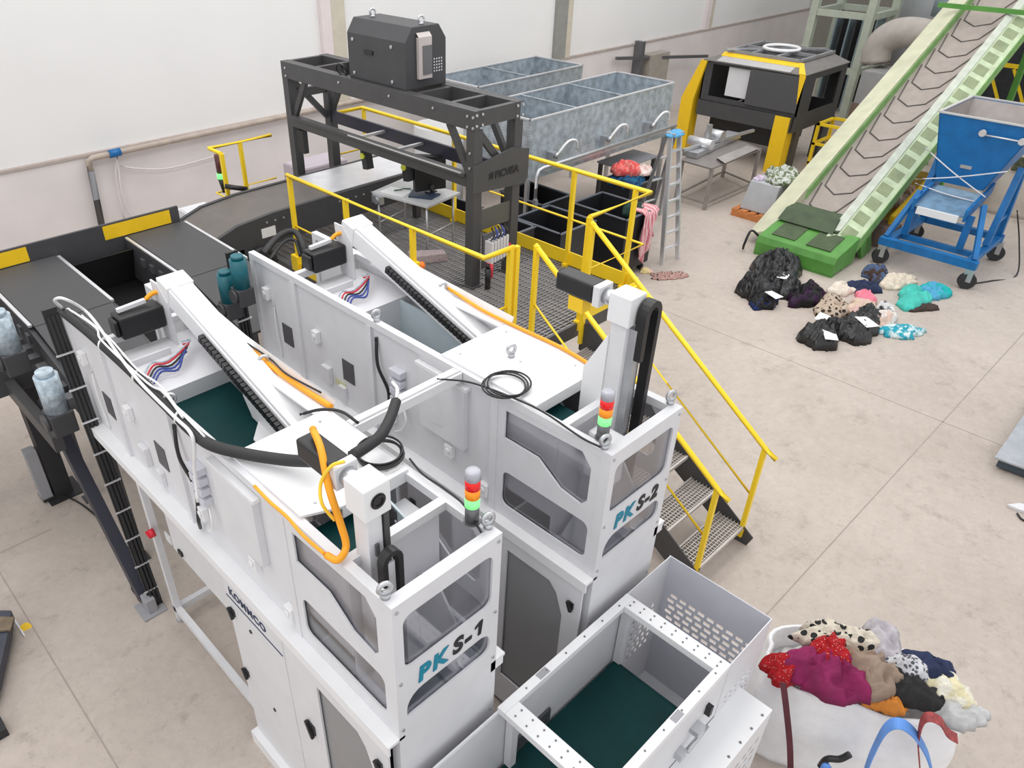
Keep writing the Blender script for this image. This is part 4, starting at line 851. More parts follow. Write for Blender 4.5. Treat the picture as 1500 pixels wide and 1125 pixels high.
rn = random.Random(2)
ys = [6.14+0.0*i for i in range(1)]
# a cloth hung over the end wall of the wheeled bin
rows = []
for i in range(15):
    t = i/14; row = []
    for j in range(18):
        s_ = j/17; x = 9.72+0.40*s_*(1-0.15*t)+0.03*math.sin(7*t)
        w_ = 0.025*math.sin(s_*16+t*3)+0.015*math.sin(s_*31)
        if t < 0.25: p = (x, 6.36-0.9*t*0.28/0.25*0.9+0, 1.035+0.03*math.sin(s_*9)-0.0)
        else: p = (x, 6.125-0.02-w_*min(1,(t-0.25)*4), 1.035-(t-0.25)*(0.85+0.25*math.sin(s_*5)))
        row.append(pk.bm.verts.new(p))
    rows.append(row)
for i in range(14):
    for j in range(17): pk.bm.faces.new((rows[i][j],rows[i][j+1],rows[i+1][j+1],rows[i+1][j])).smooth = True
o = pk.build('hanging_cloth', PINKC); sm = o.modifiers.new('thick','SOLIDIFY'); sm.thickness = 0.012
tag(o, 'pink cloth hanging over the end of the wheeled black bin', 'cloth')
cloth('garment', 'dark green cloth in the wheeled bin beside the pink one', 'clothing', (9.98,6.45,0.86), 0.14,0.18,0.20, mat('dark_green_cloth',(0.02,0.06,0.045),0.8,var=0.2), 8)
tb_ = thing('work_table', 'dark work table with a grey top behind the wheeled bins', 'table', (11.9, 8.0, 0))
MB().box((11.4,7.75,0.97),(12.5,8.3,1.0)).build('tabletop', mat('slate_tabletop',(0.30,0.31,0.34),0.4,var=0.05), tb_)
for x in (11.42,12.42):
    for y in (7.77,8.22): MB().box((x,y,0),(x+0.06,y+0.06,0.97)).build('leg', DARK, tb_)

# folding ladder
ld = thing('step_ladder', 'grey aluminium step ladder standing open beside the black bins', 'ladder', (10.65, 6.3, 0))
f1, f2 = V((10.433, 6.098, 0.000)), V((10.832, 6.061, 0.000)); t1, t2 = V((10.42,6.30,2.05)), V((10.62,6.28,2.05))
b1, b2 = V((10.75,7.0,0)), V((11.15,6.95,0))
for a, c in ((f1,t1),(f2,t2)):
    MB().beam(a+V((0,0,0.02)), c, 0.035, 0.07, (0,1,0)).box((a.x-0.03,a.y-0.03,0),(a.x+0.03,a.y+0.03,0.06)).build('front_leg', ALU, ld)
for a, c in ((b1,t1),(b2,t2)): MB().beam(a, c+V((0,0.06,0)), 0.03, 0.05, (0,1,0)).build('rear_leg', mat('ladder_grey',(0.25,0.25,0.26),0.4,0.4,var=0.05), ld)
for k in range(1, 8): MB().beam(f1.lerp(t1,k/8), f2.lerp(t2,k/8), 0.05, 0.025).build('rung', ALU, ld)
for k in range(1, 5): MB().beam(b1.lerp(t1,k/5)+V((0,0.03,0)), b2.lerp(t2,k/5)+V((0,0.03,0)), 0.03, 0.02).build('rear_rung', ALU, ld)
MB().beam(t1+V((-0.03,0,0.0)), t2+V((0.03,0,0.0)), 0.16, 0.04).build('top_step', STEEL, ld)
cloth('rag', 'light blue rag lying on the top step of the ladder', 'cloth', (10.53,6.29,2.021), 0.16,0.10,0.07, mat('sky_blue_cloth',(0.10,0.36,0.62),0.8,var=0.2), 12)
LEOP = pattern('leopard_print',(0.06,0.035,0.03),(0.55,0.40,0.33),'voronoi',16,0.32,c3=(0.42,0.24,0.22))
cloth('garment', 'brown spotted garment lying on the floor at the foot of the ladder', 'clothing', (10.125, 5.775, 0.002), 0.30,0.14,0.05, LEOP, 14, rot=-0.6)
cloth('garment', 'small pale yellow cloth on the floor beside the spotted garment', 'clothing', (10.021, 6.116, 0.002), 0.12,0.10,0.07, pattern('yellow_pink_cloth',(0.78,0.66,0.30),(0.80,0.50,0.45),'noise',9,0.55), 15)

# ------------------------------------------------------------------ dark machine on yellow legs
dm = thing('enclosed_machine', 'anthracite enclosed machine on broad yellow legs near the back wall', 'machine', (17.2, 8.2, 0))
X0, X1, Y0, Y1 = 16.2, 18.2, 7.0, 9.25
MB().plate((X0+0.03,0,0),(0,1,0),(0,0,1),[(Y0,1.18),(Y1,1.18),(Y1,1.98),(Y0,1.98)],[[(8.17,1.28),(9.05,1.28),(9.05,1.93),(8.17,1.93)]],0.03).build('front_panel', DARK2, dm)
MB().box((X0-0.02,Y0+0.02,1.26),(X0-0.001,8.15,1.96)).build('sliding_door', mat('slate_door',(0.075,0.075,0.08),0.45,var=0.04), dm)
MB().box((X0+0.0,7.05,0.86),(X0+0.06,Y1,1.17)).build('lower_panel', DARK, dm)
MB().plate((0,Y0+0.03,0),(1,0,0),(0,0,1),[(X0+0.03,0.86),(X1,0.86),(X1,1.98),(X0+0.03,1.98)],[[(16.75,1.20),(17.95,1.20),(17.95,1.86),(16.75,1.86)],],0.03).build('side_panel', DARK2, dm)
MB().box((X0+0.03,Y1-0.03,0.86),(X1,Y1,1.98)).build('side_panel', DARK2, dm)
MB().plate((X1,0,0),(0,1,0),(0,0,1),[(Y0+0.03,0.86),(Y1-0.03,0.86),(Y1-0.03,1.98),(Y0+0.03,1.98)],[[(7.3,1.2),(8.9,1.2),(8.9,1.85),(7.3,1.85)]],0.03).build('rear_panel', DARK2, dm)
MB().prism([(X0-0.02,Y0-0.02,1.98),(X1+0.02,Y0-0.02,1.98),(X1+0.02,Y1+0.02,1.98),(X0-0.02,Y1+0.02,1.98)],(0,0,0.02)).quadbox([(X0-0.02,Y0-0.02,2.0),(X1+0.02,Y0-0.02,2.0),(X1+0.02,Y1+0.02,2.0),(X0-0.02,Y1+0.02,2.0),(X0+0.35,Y0+0.3,2.13),(X1-0.1,Y0+0.3,2.13),(X1-0.1,Y1-0.3,2.13),(X0+0.35,Y1-0.3,2.13)]).build('roof', mat('dusty_roof',(0.17,0.16,0.15),0.6,var=0.1), dm)
MB().box((X0+0.35,Y0+0.35,2.132),(X1-0.12,Y1-0.35,2.142)).build('roof_opening', BLACK, dm)
rf = MB()
for y in (Y0+0.32,Y0+0.85,Y1-0.85,Y1-0.32): rf.box((X0+0.35,y-0.03,2.143),(X1-0.12,y+0.03,2.20))
for x in (X0+0.35,17.3,X1-0.15): rf.box((x-0.03,Y0+0.32,2.143),(x+0.03,Y1-0.32,2.20))
rf.build('roof_frame', mat('roof_frame_grey',(0.30,0.30,0.31),0.4,0.3,var=0.1), dm)
MB().ring((17.3,8.12,2.235),0.36,0.035,(0,0,1),32,8).build('roof_ring', WHITE, dm)
MB().beam((16.4,8.9,2.22),(18.0,7.5,2.22),0.04,0.04).build('roof_brace', STEEL, dm)
MB().quadbox([(X0+0.20,Y0+0.15,2.07),(X0+0.34,Y0+0.22,2.132),(X0+0.34,9.0,2.132),(X0+0.20,9.0,2.07),(X0+0.20,Y0+0.15,2.085),(X0+0.34,Y0+0.22,2.145),(X0+0.34,9.0,2.145),(X0+0.20,9.0,2.085)]).build('yellow_edge', YSTRIPE, dm)
MB().quadbox([(X0-0.03,Y0+0.3,2.005),(X0+0.19,Y0+0.32,2.07),(X0+0.19,8.95,2.07),(X0-0.03,8.95,2.005),(X0-0.03,Y0+0.3,2.015),(X0+0.19,Y0+0.32,2.08),(X0+0.19,8.95,2.08),(X0-0.03,8.95,2.015)]).build('front_ledge', mat('pale_dusty_ledge',(0.45,0.44,0.44),0.4,var=0.05), dm)
MB().quadbox([(X0-0.03,Y0-0.02,2.004),(X0+0.30,Y0+0.2,2.11),(X0+0.30,Y0+0.3,2.12),(X0-0.03,Y0+0.12,2.004),(X0-0.03,Y0-0.02,2.014),(X0+0.30,Y0+0.2,2.125),(X0+0.30,Y0+0.3,2.135),(X0-0.03,Y0+0.12,2.014)]).build('yellow_edge', YSTRIPE, dm)
MB().prism([(X0-0.035,Y0+0.10,2.0),(X0-0.035,Y0-0.02,2.0),(X0-0.035,Y0-0.03,1.95),(X0-0.035,Y0+0.02,1.45)],(0.02,0,0)).build('yellow_edge', YSTRIPE, dm)
MB().prism([(X0-0.03,9.18,1.98),(X0-0.03,9.32,1.98),(X0-0.03,9.66,1.15),(X0-0.03,9.66,0),(X0-0.03,9.36,0),(X0-0.03,9.36,1.15)],(0.30,0,0)).build('yellow_leg', YSTRIPE, dm)
MB().box((X0-0.04,7.08,0),(X0+0.26,7.40,1.16)).build('yellow_leg', YSTRIPE, dm)
MB().box((X0+0.26,7.0,0),(X0+0.45,7.3,0.86)).build('inner_leg', DARK, dm)
for y in (7.05,9.0): MB().box((X1-0.3,y,0),(X1,y+0.2,0.86)).build('rear_leg', DARK, dm)
MB().box((X0+0.10,8.19,1.33),(X0+0.4,8.70,1.91)).build('inner_cabinet', GREY, dm)
MB().box((X0+0.1,7.1,0.84),(X1-0.1,9.2,0.86)).build('deck', DARK2, dm)
MB().box((X0+0.4,7.5,0.4),(X1-0.3,9.1,0.83)).build('machine_base', BLACK, dm)
# bench with parts in front of it
bt = thing('workbench', 'grey workbench with a roller device in front of the anthracite machine', 'workbench', (13.9, 7.2, 0))
TZ = 0.78
c4 = [(13.154, 7.667, 0.780), (13.114, 6.970, 0.780), (14.961, 6.961, 0.780), (15.246, 7.814, 0.780)]
MB().prism([V(p) for p in c4],(0,0,0.03)).build('benchtop', mat('dark_bench_top',(0.22,0.20,0.19),0.35,var=0.1), bt)
for p in c4:
    q = V(c4[0]).lerp(V(c4[2]),0.5); q = V(p).lerp(q,0.06); MB().box((q.x-0.03,q.y-0.03,0),(q.x+0.03,q.y+0.03,TZ)).build('leg', mat('worn_leg',(0.35,0.32,0.30),0.5,0.4,var=0.1), bt)
for i in range(4):
    q = V(c4[0]).lerp(V(c4[2]),0.5); a = V(c4[i]).lerp(q,0.06); c = V(c4[(i+1)%4]).lerp(q,0.06); a.z = c.z = 0.12
    MB().beam(a,c,0.03,0.03).build('stretcher', mat('worn_leg',(0,0,0)), bt)
dv = thing('roller_device', 'grey roller device lying on the workbench top', 'device', (13.9,7.4,0.811))
p0 = V((13.376, 7.613, 0.850)); p1 = V((15.284, 7.774, 0.850))
MB().beam(p0+V((0,0,0.02)),p1+V((0,0,0.02)),0.30,0.10).build('base', STEEL, dv)
MB().cyl(p0.lerp(p1,0.2)+V((0.1,-0.2,0.14)),p0.lerp(p1,0.2)+V((0.1,0.3,0.14)),0.09,n=18).build('roller', ALU, dv)
MB().cyl(p0.lerp(p1,0.55)+V((0,-0.15,0.17)),p0.lerp(p1,0.55)+V((0,0.2,0.17)),0.11,n=18).build('roller', STEEL, dv)
MB().box(tuple(p0.lerp(p1,0.35)+V((-0.04,-0.04,0.06))),tuple(p0.lerp(p1,0.35)+V((0.04,0.04,0.45)))).build('upright', STEEL, dv)
MB().beam(p0+V((-0.1,0.1,0.10)),p1+V((0.2,-0.3,0.12)),0.06,0.05).build('arm', STEEL, dv)
tag(MB().quadbox([(13.714, 7.223, 0.815),(14.892, 7.240, 0.815),(14.826, 6.984, 0.815),(13.523, 6.938, 0.815),(13.611, 7.172, 0.860),(14.782, 7.190, 0.860),(14.716, 6.935, 0.860),(13.422, 6.889, 0.860)]).build('steel_plate', mat('pale_plate',(0.45,0.42,0.40),0.3,0.3,var=0.1)), 'pale flat plate lying on the right of the workbench', 'plate')
# pallet with a wrapped grey box
pt = thing('pallet', 'orange-brown wooden pallet on the floor left of the green conveyor', 'pallet', (13.9, 6.0, 0))
PWOOD = mat('orange_wood',(0.55,0.20,0.06),0.7,var=0.2)
def rot2(c, x, y, a): return (c[0]+x*math.cos(a)-y*math.sin(a), c[1]+x*math.sin(a)+y*math.cos(a))
pc, pa = (13.75, 6.12), -0.0
for k in range(5): MB().box((13.30,5.72+k*0.17,0.11),(14.3,5.83+k*0.17,0.135)).build('board', PWOOD, pt)
for x in (13.30,13.75,14.2): MB().box((x,5.72,0.022),(x+0.1,6.51,0.11)).box((x,5.72,0),(x+0.1,6.51,0.022)).build('bearer', PWOOD, pt)
tag(MB().quadbox([(13.4,5.78,0.136),(14.2,5.78,0.136),(14.2,6.42,0.136),(13.4,6.42,0.136),(13.5,5.80,0.66),(14.2,5.80,0.66),(14.2,6.36,0.66),(13.5,6.36,0.66)]).build('grey_box', mat('grey_carton',(0.45,0.46,0.48),0.5,var=0.06),None,0.02), 'grey box standing on the orange-brown pallet', 'box')
cloth('plastic_bag', 'crumpled green and white plastic bags on top of the grey box', 'bag', (13.95,6.0,0.661), 0.34,0.30,0.20, pattern('green_white_plastic',(0.14,0.18,0.08),(0.62,0.64,0.60),'noise',14,0.5,rough=0.3), 21, fold=1.6)
cloth('plastic_bag', 'small lilac plastic bag on the corner of the grey box', 'bag', (13.60,6.28,0.661), 0.10,0.08,0.09, mat('lilac_plastic',(0.62,0.52,0.66),0.3,var=0.15), 22)
# yellow crates behind the green conveyor
yc = thing('yellow_crate', 'yellow mesh crate on the floor behind the green conveyor', 'crate', (17.2,6.5,0))
for (x,y) in ((16.9,6.25),(16.9,6.75),(17.6,6.25),(17.6,6.75)): MB().box((x,y,0),(x+0.06,y+0.06,1.0)).build('post', YELLOW, yc)
for z in (0.15,0.55,0.95):
    MB().box((16.9,6.25,z),(17.66,6.31,z+0.05)).box((16.9,6.75,z),(17.66,6.81,z+0.05)).box((16.9,6.25,z),(16.96,6.81,z+0.05)).box((17.6,6.25,z),(17.66,6.81,z+0.05)).build('hoop', YELLOW, yc)
# framed tower, ducts and boxes further back
tw = thing('frame_tower', 'tall grey-green steel frame tower holding dark panels near the back wall', 'tower', (22,9,0))
GGREEN = mat('grey_green_steel',(0.42,0.46,0.38),0.6,var=0.08)
for (x,y) in ((21.5,9.45),(21.5,8.05),(23.0,9.45),(23.0,8.05)): MB().box((x-0.09,y-0.09,0),(x+0.09,y+0.09,4.2)).build('post', GGREEN, tw)
for z in (1.2,2.45,3.8):
    for (a,b_) in (((21.5,8.05,z),(21.5,9.45,z)),((21.5,8.05,z),(23.0,8.05,z)),((23,8.05,z),(23,9.45,z)),((21.5,9.45,z),(23,9.45,z))): MB().beam(a,b_,0.12,0.14).build('cross_beam', GGREEN, tw)
for k in range(7): MB().box((22.4,8.18+0.17*k,0.05),(22.9,8.22+0.17*k,2.3)).build('stored_panel', mat('dark_stored_panel',(0.03,0.032,0.035),0.5,var=0.1) if k%2 else mat('blue_grey_panel',(0.22,0.29,0.32),0.5,var=0.1), tw)
tag(MB().cyl((24.2,7.6,0),(24.2,7.6,5.5),0.75,n=32).build('silo', mat('grey_blue_silo',(0.42,0.44,0.46),0.5,var=0.05)), 'grey round silo rising behind the air duct', 'silo')
du = thing('air_duct', 'dusty beige round air duct bending above a grey box', 'duct', (20.6,6.9,0))
DUCT = mat('dusty_duct',(0.44,0.40,0.36),0.6,var=0.08)
MB().tube([(20.600, 7.314, 1.608),(20.600, 7.352, 1.886),(20.600, 7.261, 2.146),(20.600, 6.952, 2.325),(20.600, 6.515, 2.346),(20.600, 6.046, 2.233)],0.32,16,5).build('duct', DUCT, du)
for (a,b_) in (((20.600, 7.511, 1.940),(20.600, 7.380, 1.927)),): pass
gb = crate('grey_box','grey metal box under the beige air duct','box',(19.9,6.35,0.85),(20.9,7.30,1.55),mat('box_grey',(0.36,0.36,0.36),0.5,var=0.06))
crate('cardboard_stack','brown cardboard stack under the grey duct box','cardboard',(19.9,6.30,0.0),(20.9,7.35,0.845),mat('brown_cardboard',(0.22,0.15,0.12),0.8,var=0.2))
yf = thing('guard_fence', 'yellow steel guard fence and rails behind the top of the green conveyor', 'frame', (22.5,5.0,0))
for (x,y) in ((21.5,6.2),(21.5,3.6),(23.5,6.2),(23.5,3.6)): MB().box((x,y,0),(x+0.1,y+0.1,3.6)).build('post', YELLOW, yf)
for z in (0.9,1.8,2.7,3.5):
    for (a,b_) in (((21.55,3.65,z),(21.55,6.25,z)),((21.55,3.65,z),(23.55,3.65,z))): MB().beam(a,b_,0.08,0.08).build('rail', YELLOW, yf)
for k in range(5): MB().beam((21.5,3.7+0.5*k,0.95),(21.5,4.2+0.5*k,1.75),0.06,0.05).build('brace', YELLOW, yf)
crate('dark_machine','dark blue-grey machine body inside the yellow frame','machine',(21.9,3.9,0),(23.3,6.0,2.4),mat('navy_machine',(0.03,0.035,0.05),0.5,var=0.2))
crate('control_cabinet','green cabinet behind the blue hopper','cabinet',(18.6,2.4,0),(19.3,3.15,1.7),GCONV)
tag(MB().cyl((22.6,6.75,2.5),(22.6,6.75,3.2),0.32,n=24).cyl((22.6,6.75,0),(22.6,6.75,2.5),0.12,n=16).build('tank', mat('blue_grey_tank',(0.25,0.32,0.36),0.4,var=0.05)), 'small blue-grey tank beside the top of the green conveyor', 'tank')
# wall services
wp = thing('wall_pipe', 'beige pipe along the back wall turning down at its left end', 'pipe', (4.4,11.9,0))
MB().tube([(3.789, 11.900, 0.740),(3.842, 11.900, 1.617)],0.05,10,1).build('dark_pipe', FIXB, wp)
MB().tube([(3.842, 11.900, 1.617),(3.839, 11.900, 1.759),(3.918, 11.900, 1.793),(4.354, 11.900, 1.797),(7.5,11.9,1.83),(13.9,11.9,1.87)],0.045,10,1).build('pipe', mat('beige_pipe',(0.42,0.35,0.30),0.5,var=0.15), wp)
MB().cyl((4.157, 11.880, 1.800),(4.326, 11.880, 1.806),0.06,n=14).build('blue_valve', BLUE, wp)
MB().tube([(4.244, 11.900, 1.778),(4.255, 11.920, 1.576),(4.214, 11.920, 1.108),(4.288, 11.920, 0.736)],0.015,6,4).tube([(4.279, 11.900, 1.751),(4.187, 11.920, 1.434),(4.153, 11.920, 0.772)],0.012,6,4).tube([(4.290, 11.920, 1.589),(4.578, 11.920, 1.486),(5.065, 11.920, 1.394),(5.789, 11.920, 1.420),(6.040, 11.920, 1.425)],0.012,6,4).build('cable', WALLL, wp)
for p in ((880,102),(1087,40)):
    q = (13.336, 48.225, 0.000)
wb = thing('wall_cabinet', 'grey switch cabinet with dark pipes on the lower back wall', 'cabinet', (18.0,11.8,0))
MB().box((17.85,11.7,0.5),(18.7,11.99,1.55)).build('cabinet', mat('beige_grey_cabinet',(0.36,0.33,0.29),0.6,var=0.1), wb)
MB().box((17.5,11.75,0),(17.62,11.99,1.9)).build('dark_pipe', FIXB, wb)
MB().beam((16.6,11.85,1.62),(20.4,11.6,1.25),0.07,0.07).build('conduit', FIXB, wb)
MB().cyl((18.28,11.7,0.75),(18.28,11.66,0.75),0.1,n=16).build('dial', FIXB, wb)
# things behind the gantry by the wall
crate('grey_cabinet','pale grey cabinet with a mauve side behind the conveyor','cabinet',(5.9,9.4,0),(6.7,9.9,1.75),mat('mauve_grey',(0.48,0.42,0.47),0.5,var=0.05))
crate('white_cabinet','white cabinet by the left yellow rail behind the conveyor','cabinet',(4.05,9.1,0),(4.45,9.6,1.60),GREY)
lt = thing('beacon_light', 'small green and black beacon hanging on the left yellow rail', 'beacon', (4.36,8.80,2.0))
MB().cyl((4.36,8.80,2.2),(4.36,8.80,2.42),0.05,n=14).build('housing', mat('dark_red_housing',(0.10,0.03,0.03),0.5,var=0), lt)
MB().cyl((4.36,8.80,2.13),(4.36,8.80,2.2),0.055,n=14).build('green_lens', SGRN, lt)
MB().cyl((4.36,8.80,2.13),(4.36,8.80,1.95),0.05,0.02,n=14).build('cone', BLACK, lt)
tag(MB().cyl((4.22,8.48,2.14),(4.45,8.36,2.08),0.03,n=10).build('sensor_arm', BLACK), 'black sensor arm beside the left yellow rail', 'sensor')

# ------------------------------------------------------------------ long green inclined conveyor
gc = thing('inclined_conveyor', 'long pale green inclined conveyor with chevron belt', 'conveyor', (15.5, 4.7, 0))
def zb(x): return 0.88+0.475*(x-14)
XA, XB = 12.35, 21.0
def slab(y0, dz0, y1, dz1, t, xa=XA, xb=XB):
    return [(xa,y0,zb(xa)+dz0),(xb,y0,zb(xb)+dz0),(xb,y1,zb(xb)+dz1),(xa,y1,zb(xa)+dz1),(xa,y0,zb(xa)+dz0+t),(xb,y0,zb(xb)+dz0+t),(xb,y1,zb(xb)+dz1+t),(xa,y1,zb(xa)+dz1+t)]
bl = MB().quadbox(slab(4.42,-0.03,5.27,-0.03,0.03,13.0)).build('belt', DUSTYBELT, gc)
CHEV = mat('dark_chevron',(0.10,0.085,0.08),0.8,var=0.1)
x = 12.75
k = 0
while x < 20.5:
    P = [(x+0.62,5.22),(x+0.12,5.14),(x-0.02,4.90),(x+0.10,4.66),(x+0.72,4.46)]
    P = [(max(a,13.05), b_) for a, b_ in P]
    if P[2][0] > 13.05: MB().strip([(a,b_,zb(a)+0.006) for a,b_ in P],0.016,0.022,(0,0,1)).build('chevron_cleat', CHEV, bl)
    x += 0.46; k += 1
MB().quadbox(slab(4.0,0.10,4.40,0.24,0.02)).quadbox(slab(4.40,-0.10,4.42,-0.1,0.36)).build('near_flange', PALEGREEN, gc)
MB().quadbox(slab(4.30,0.232,4.42,0.27,0.015,XA+0.25)).build('lip', mat('dusty_white_lip',(0.52,0.56,0.48),0.6,var=0.12), gc)
x = XA+0.30
while x < XB-0.3:
    MB().quadbox([(x,4.07,zb(x)+0.143),(x+0.22,4.07,zb(x+0.22)+0.143),(x+0.22,4.27,zb(x+0.22)+0.213),(x,4.27,zb(x)+0.213),(x,4.07,zb(x)+0.149),(x+0.22,4.07,zb(x+0.22)+0.149),(x+0.22,4.27,zb(x+0.22)+0.219),(x,4.27,zb(x)+0.219)]).build('pocket', mat('grey_green_pocket',(0.25,0.30,0.17),0.7,var=0.15), gc); x += 0.34
MB().quadbox(slab(3.985,-0.10,4.0,-0.10,0.22)).quadbox(slab(4.0,-0.10,4.08,-0.12,0.015)).build('near_web', mat('mid_green_paint',(0.22,0.42,0.14),0.55,var=0.15), gc)
MB().quadbox(slab(5.27,-0.10,5.29,-0.10,0.32)).quadbox(slab(5.29,0.20,5.66,0.02,0.02)).build('far_flange', mat('dusty_cream_green',(0.58,0.58,0.42),0.6,var=0.1,vscale=4), gc)
MB().quadbox(slab(5.255,0.0,5.27,0.0,0.17,13.4)).build('green_strip', mat('mid_green_paint',(0,0,0)), gc)
MB().beam((18.2,5.62,zb(18.2)+0.34),(18.2,4.05,zb(18.2)+0.34),0.06,0.08).build('cross_bar', GCONV, gc)
tl = MB().prism([(11.95,3.98,0.03),(11.95,3.98,0.22),(12.0,3.98,0.32),(12.75,3.98,0.46),(12.75,3.98,0.03)],(0,1.33,0)).build('tail_box', GCONV, gc, 0.01)
MB().box((12.10,4.15,0.345),(12.5,4.55,0.36)).build('grille', mat('dark_grille',(0.06,0.09,0.04),0.7,var=0.2), tl).rotation_euler = (0,0,0)
MB().quadbox([(12.12,4.16,0.352),(12.60,4.16,0.44),(12.60,4.55,0.44),(12.12,4.55,0.352),(12.12,4.16,0.357),(12.60,4.16,0.445),(12.60,4.55,0.445),(12.12,4.55,0.357)]).quadbox([(12.12,4.75,0.352),(12.60,4.75,0.44),(12.60,5.15,0.44),(12.12,5.15,0.352),(12.12,4.75,0.357),(12.60,4.75,0.445),(12.60,5.15,0.445),(12.12,5.15,0.357)]).build('grille', mat('dark_grille',(0,0,0)), tl)
MB().box((12.6,4.30,0.46),(13.05,5.30,0.50)).quadbox([(12.55,4.35,0.46),(13.1,4.35,0.46),(13.1,5.3,0.46),(12.55,5.3,0.46),(12.75,4.4,0.62),(13.1,4.4,0.62),(13.1,5.28,0.62),(12.75,5.28,0.62)]).build('tail_guard', mat('dark_green_guard',(0.05,0.08,0.035),0.6,var=0.2), gc)
MB().box((11.96,3.98,0),(12.10,5.31,0.03)).build('foot_rail', GCONV, gc)
MB().tube([(12.1,5.33,0.25),(12.0,5.45,0.35),(11.9,5.47,0.15),(11.95,5.5,0.03)],0.02,8).build('cable', BLACK, gc)
for x in (13.2, 16.2, 19.0):
    for y in (4.05, 5.2): MB().beam((x+0.25,y,0.0),(x,y,zb(x)-0.12),0.10,0.12,(1,0,0)).build('support_leg', GCONV, gc)
MB().beam((13.2,4.0,0.0),(12.95,4.0,zb(12.9)-0.04),0.06,0.2,(1,0,0)).build('end_brace', GCONV, gc)
# yellow trough with rags under the conveyor
yt = thing('yellow_trough', 'yellow framed trough of rags on the floor under the green conveyor', 'trough', (14.8,4.05,0))
for (a,b_) in (((14.0,3.98,0.45),(15.9,3.98,0.95)),((14.0,4.55,0.45),(15.9,4.55,0.95))): MB().beam(a,b_,0.07,0.10).build('rail', YSTRIPE, yt)
MB().quadbox([(14.0,3.98,0.25),(15.9,3.98,0.75),(15.9,4.55,0.75),(14.0,4.55,0.25),(14.0,3.98,0.28),(15.9,3.98,0.78),(15.9,4.55,0.78),(14.0,4.55,0.28)]).build('base', mat('dull_yellow',(0.45,0.30,0.03),0.6,var=0.2), yt)
for (x,y,z) in ((14.05,4.0,0.45),(14.05,4.52,0.45),(15.8,4.0,0.9),(15.8,4.52,0.9)): MB().box((x-0.03,y-0.03,0),(x+0.03,y+0.03,z)).build('leg', YSTRIPE, yt)
cloth('rag_heap','beige and brown rags heaped in the yellow trough','rags',(14.75,4.25,0.50),0.5,0.22,0.30,pattern('rags_beige',(0.35,0.22,0.15),(0.66,0.52,0.42),'noise',9,0.5),31,rot=0)
crate('cardboard_box','brown cardboard box on the floor between green conveyor and blue cart','box',(13.75,3.85,0),(14.2,4.35,0.33),mat('brown_cardboard',(0,0,0)))

# ------------------------------------------------------------------ blue hopper on a castor frame
hp = thing('hopper_cart', 'blue hopper on a wheeled frame beside the green conveyor', 'hopper', (13.9,3.0,0))
R0 = [(13.85,3.78),(13.85,2.45),(15.35,2.45),(15.35,3.78)]; R1 = [(13.98,3.55),(13.98,2.85),(14.6,2.85),(14.6,3.55)]
ZR, ZQ = 2.25, 1.22
hb_ = MB()
for i in range(4):
    a, b_ = R0[i], R0[(i+1)%4]; c, d = R1[i], R1[(i+1)%4]
    n_ = V((b_[1]-a[1], -(b_[0]-a[0]), 0)).normalized()*0.012
    hb_.quadbox([(c[0],c[1],ZQ),(d[0],d[1],ZQ),(d[0]-n_.x,d[1]-n_.y,ZQ),(c[0]-n_.x,c[1]-n_.y,ZQ),(a[0],a[1],ZR),(b_[0],b_[1],ZR),(b_[0]-n_.x,b_[1]-n_.y,ZR),(a[0]-n_.x,a[1]-n_.y,ZR)])
hopper = hb_.build('hopper_shell', BLUE, hp)
li = MB()
for i in range(1,4):
    a, b_ = R0[i], R0[(i+1)%4]; c, d = R1[i], R1[(i+1)%4]
    cx_, cy_ = 14.45, 3.12
    def ins(p, k): return (p[0]+(cx_-p[0])*k, p[1]+(cy_-p[1])*k)
    a, b_, c, d = ins(a,0.03), ins(b_,0.03), ins(c,0.06), ins(d,0.06); e = 0.004
    li.quadbox([(c[0],c[1],ZQ+0.01),(d[0],d[1],ZQ+0.01),(d[0]+(cx_-d[0])*e,d[1]+(cy_-d[1])*e,ZQ+0.01),(c[0]+(cx_-c[0])*e,c[1]+(cy_-c[1])*e,ZQ+0.01),(a[0],a[1],ZR-0.01),(b_[0],b_[1],ZR-0.01),(b_[0]+(cx_-b_[0])*e,b_[1]+(cy_-b_[1])*e,ZR-0.01),(a[0]+(cx_-a[0])*e,a[1]+(cy_-a[1])*e,ZR-0.01)])
li.build('lining', mat('dusty_grey_lining',(0.33,0.29,0.27),0.6,var=0.1), hopper)
rim = MB()
for i in range(4): rim.beam((*R0[i],ZR+0.012),(*R0[(i+1)%4],ZR+0.012),0.04,0.024)
rim.build('rim', mat('pale_rim',(0.62,0.62,0.62),0.4,0.3,var=0.05), hopper)
MB().cyl((13.80,3.05,2.06),(13.80,2.55,2.06),0.012,n=8).cyl((13.78,3.1,2.08),(13.83,3.1,2.08),0.05,n=12).cyl((13.78,2.57,2.06),(13.83,2.57,2.06),0.05,n=12).build('lever', ALU, hopper)
MB().box((13.93,3.10,1.50),(13.94,3.26,1.55)).build('data_plate', STEEL, hopper)
cord = MB()
for (a,b_) in (((13.80,3.80,1.72),(13.83,2.75,1.18)),((13.80,3.78,1.22),(13.80,2.60,1.62)),((13.80,3.76,1.16),(13.83,2.8,1.08))): cord.tube([a,tuple((V(a)+V(b_))/2+V((0,0,-0.02))),b_],0.010,6,4)
cord.build('cord', mat('white_cord',(0.7,0.7,0.72),0.6,var=0.02), hopper)
FB = mat('frame_blue',(0.006,0.14,0.39),0.45,var=0.15)
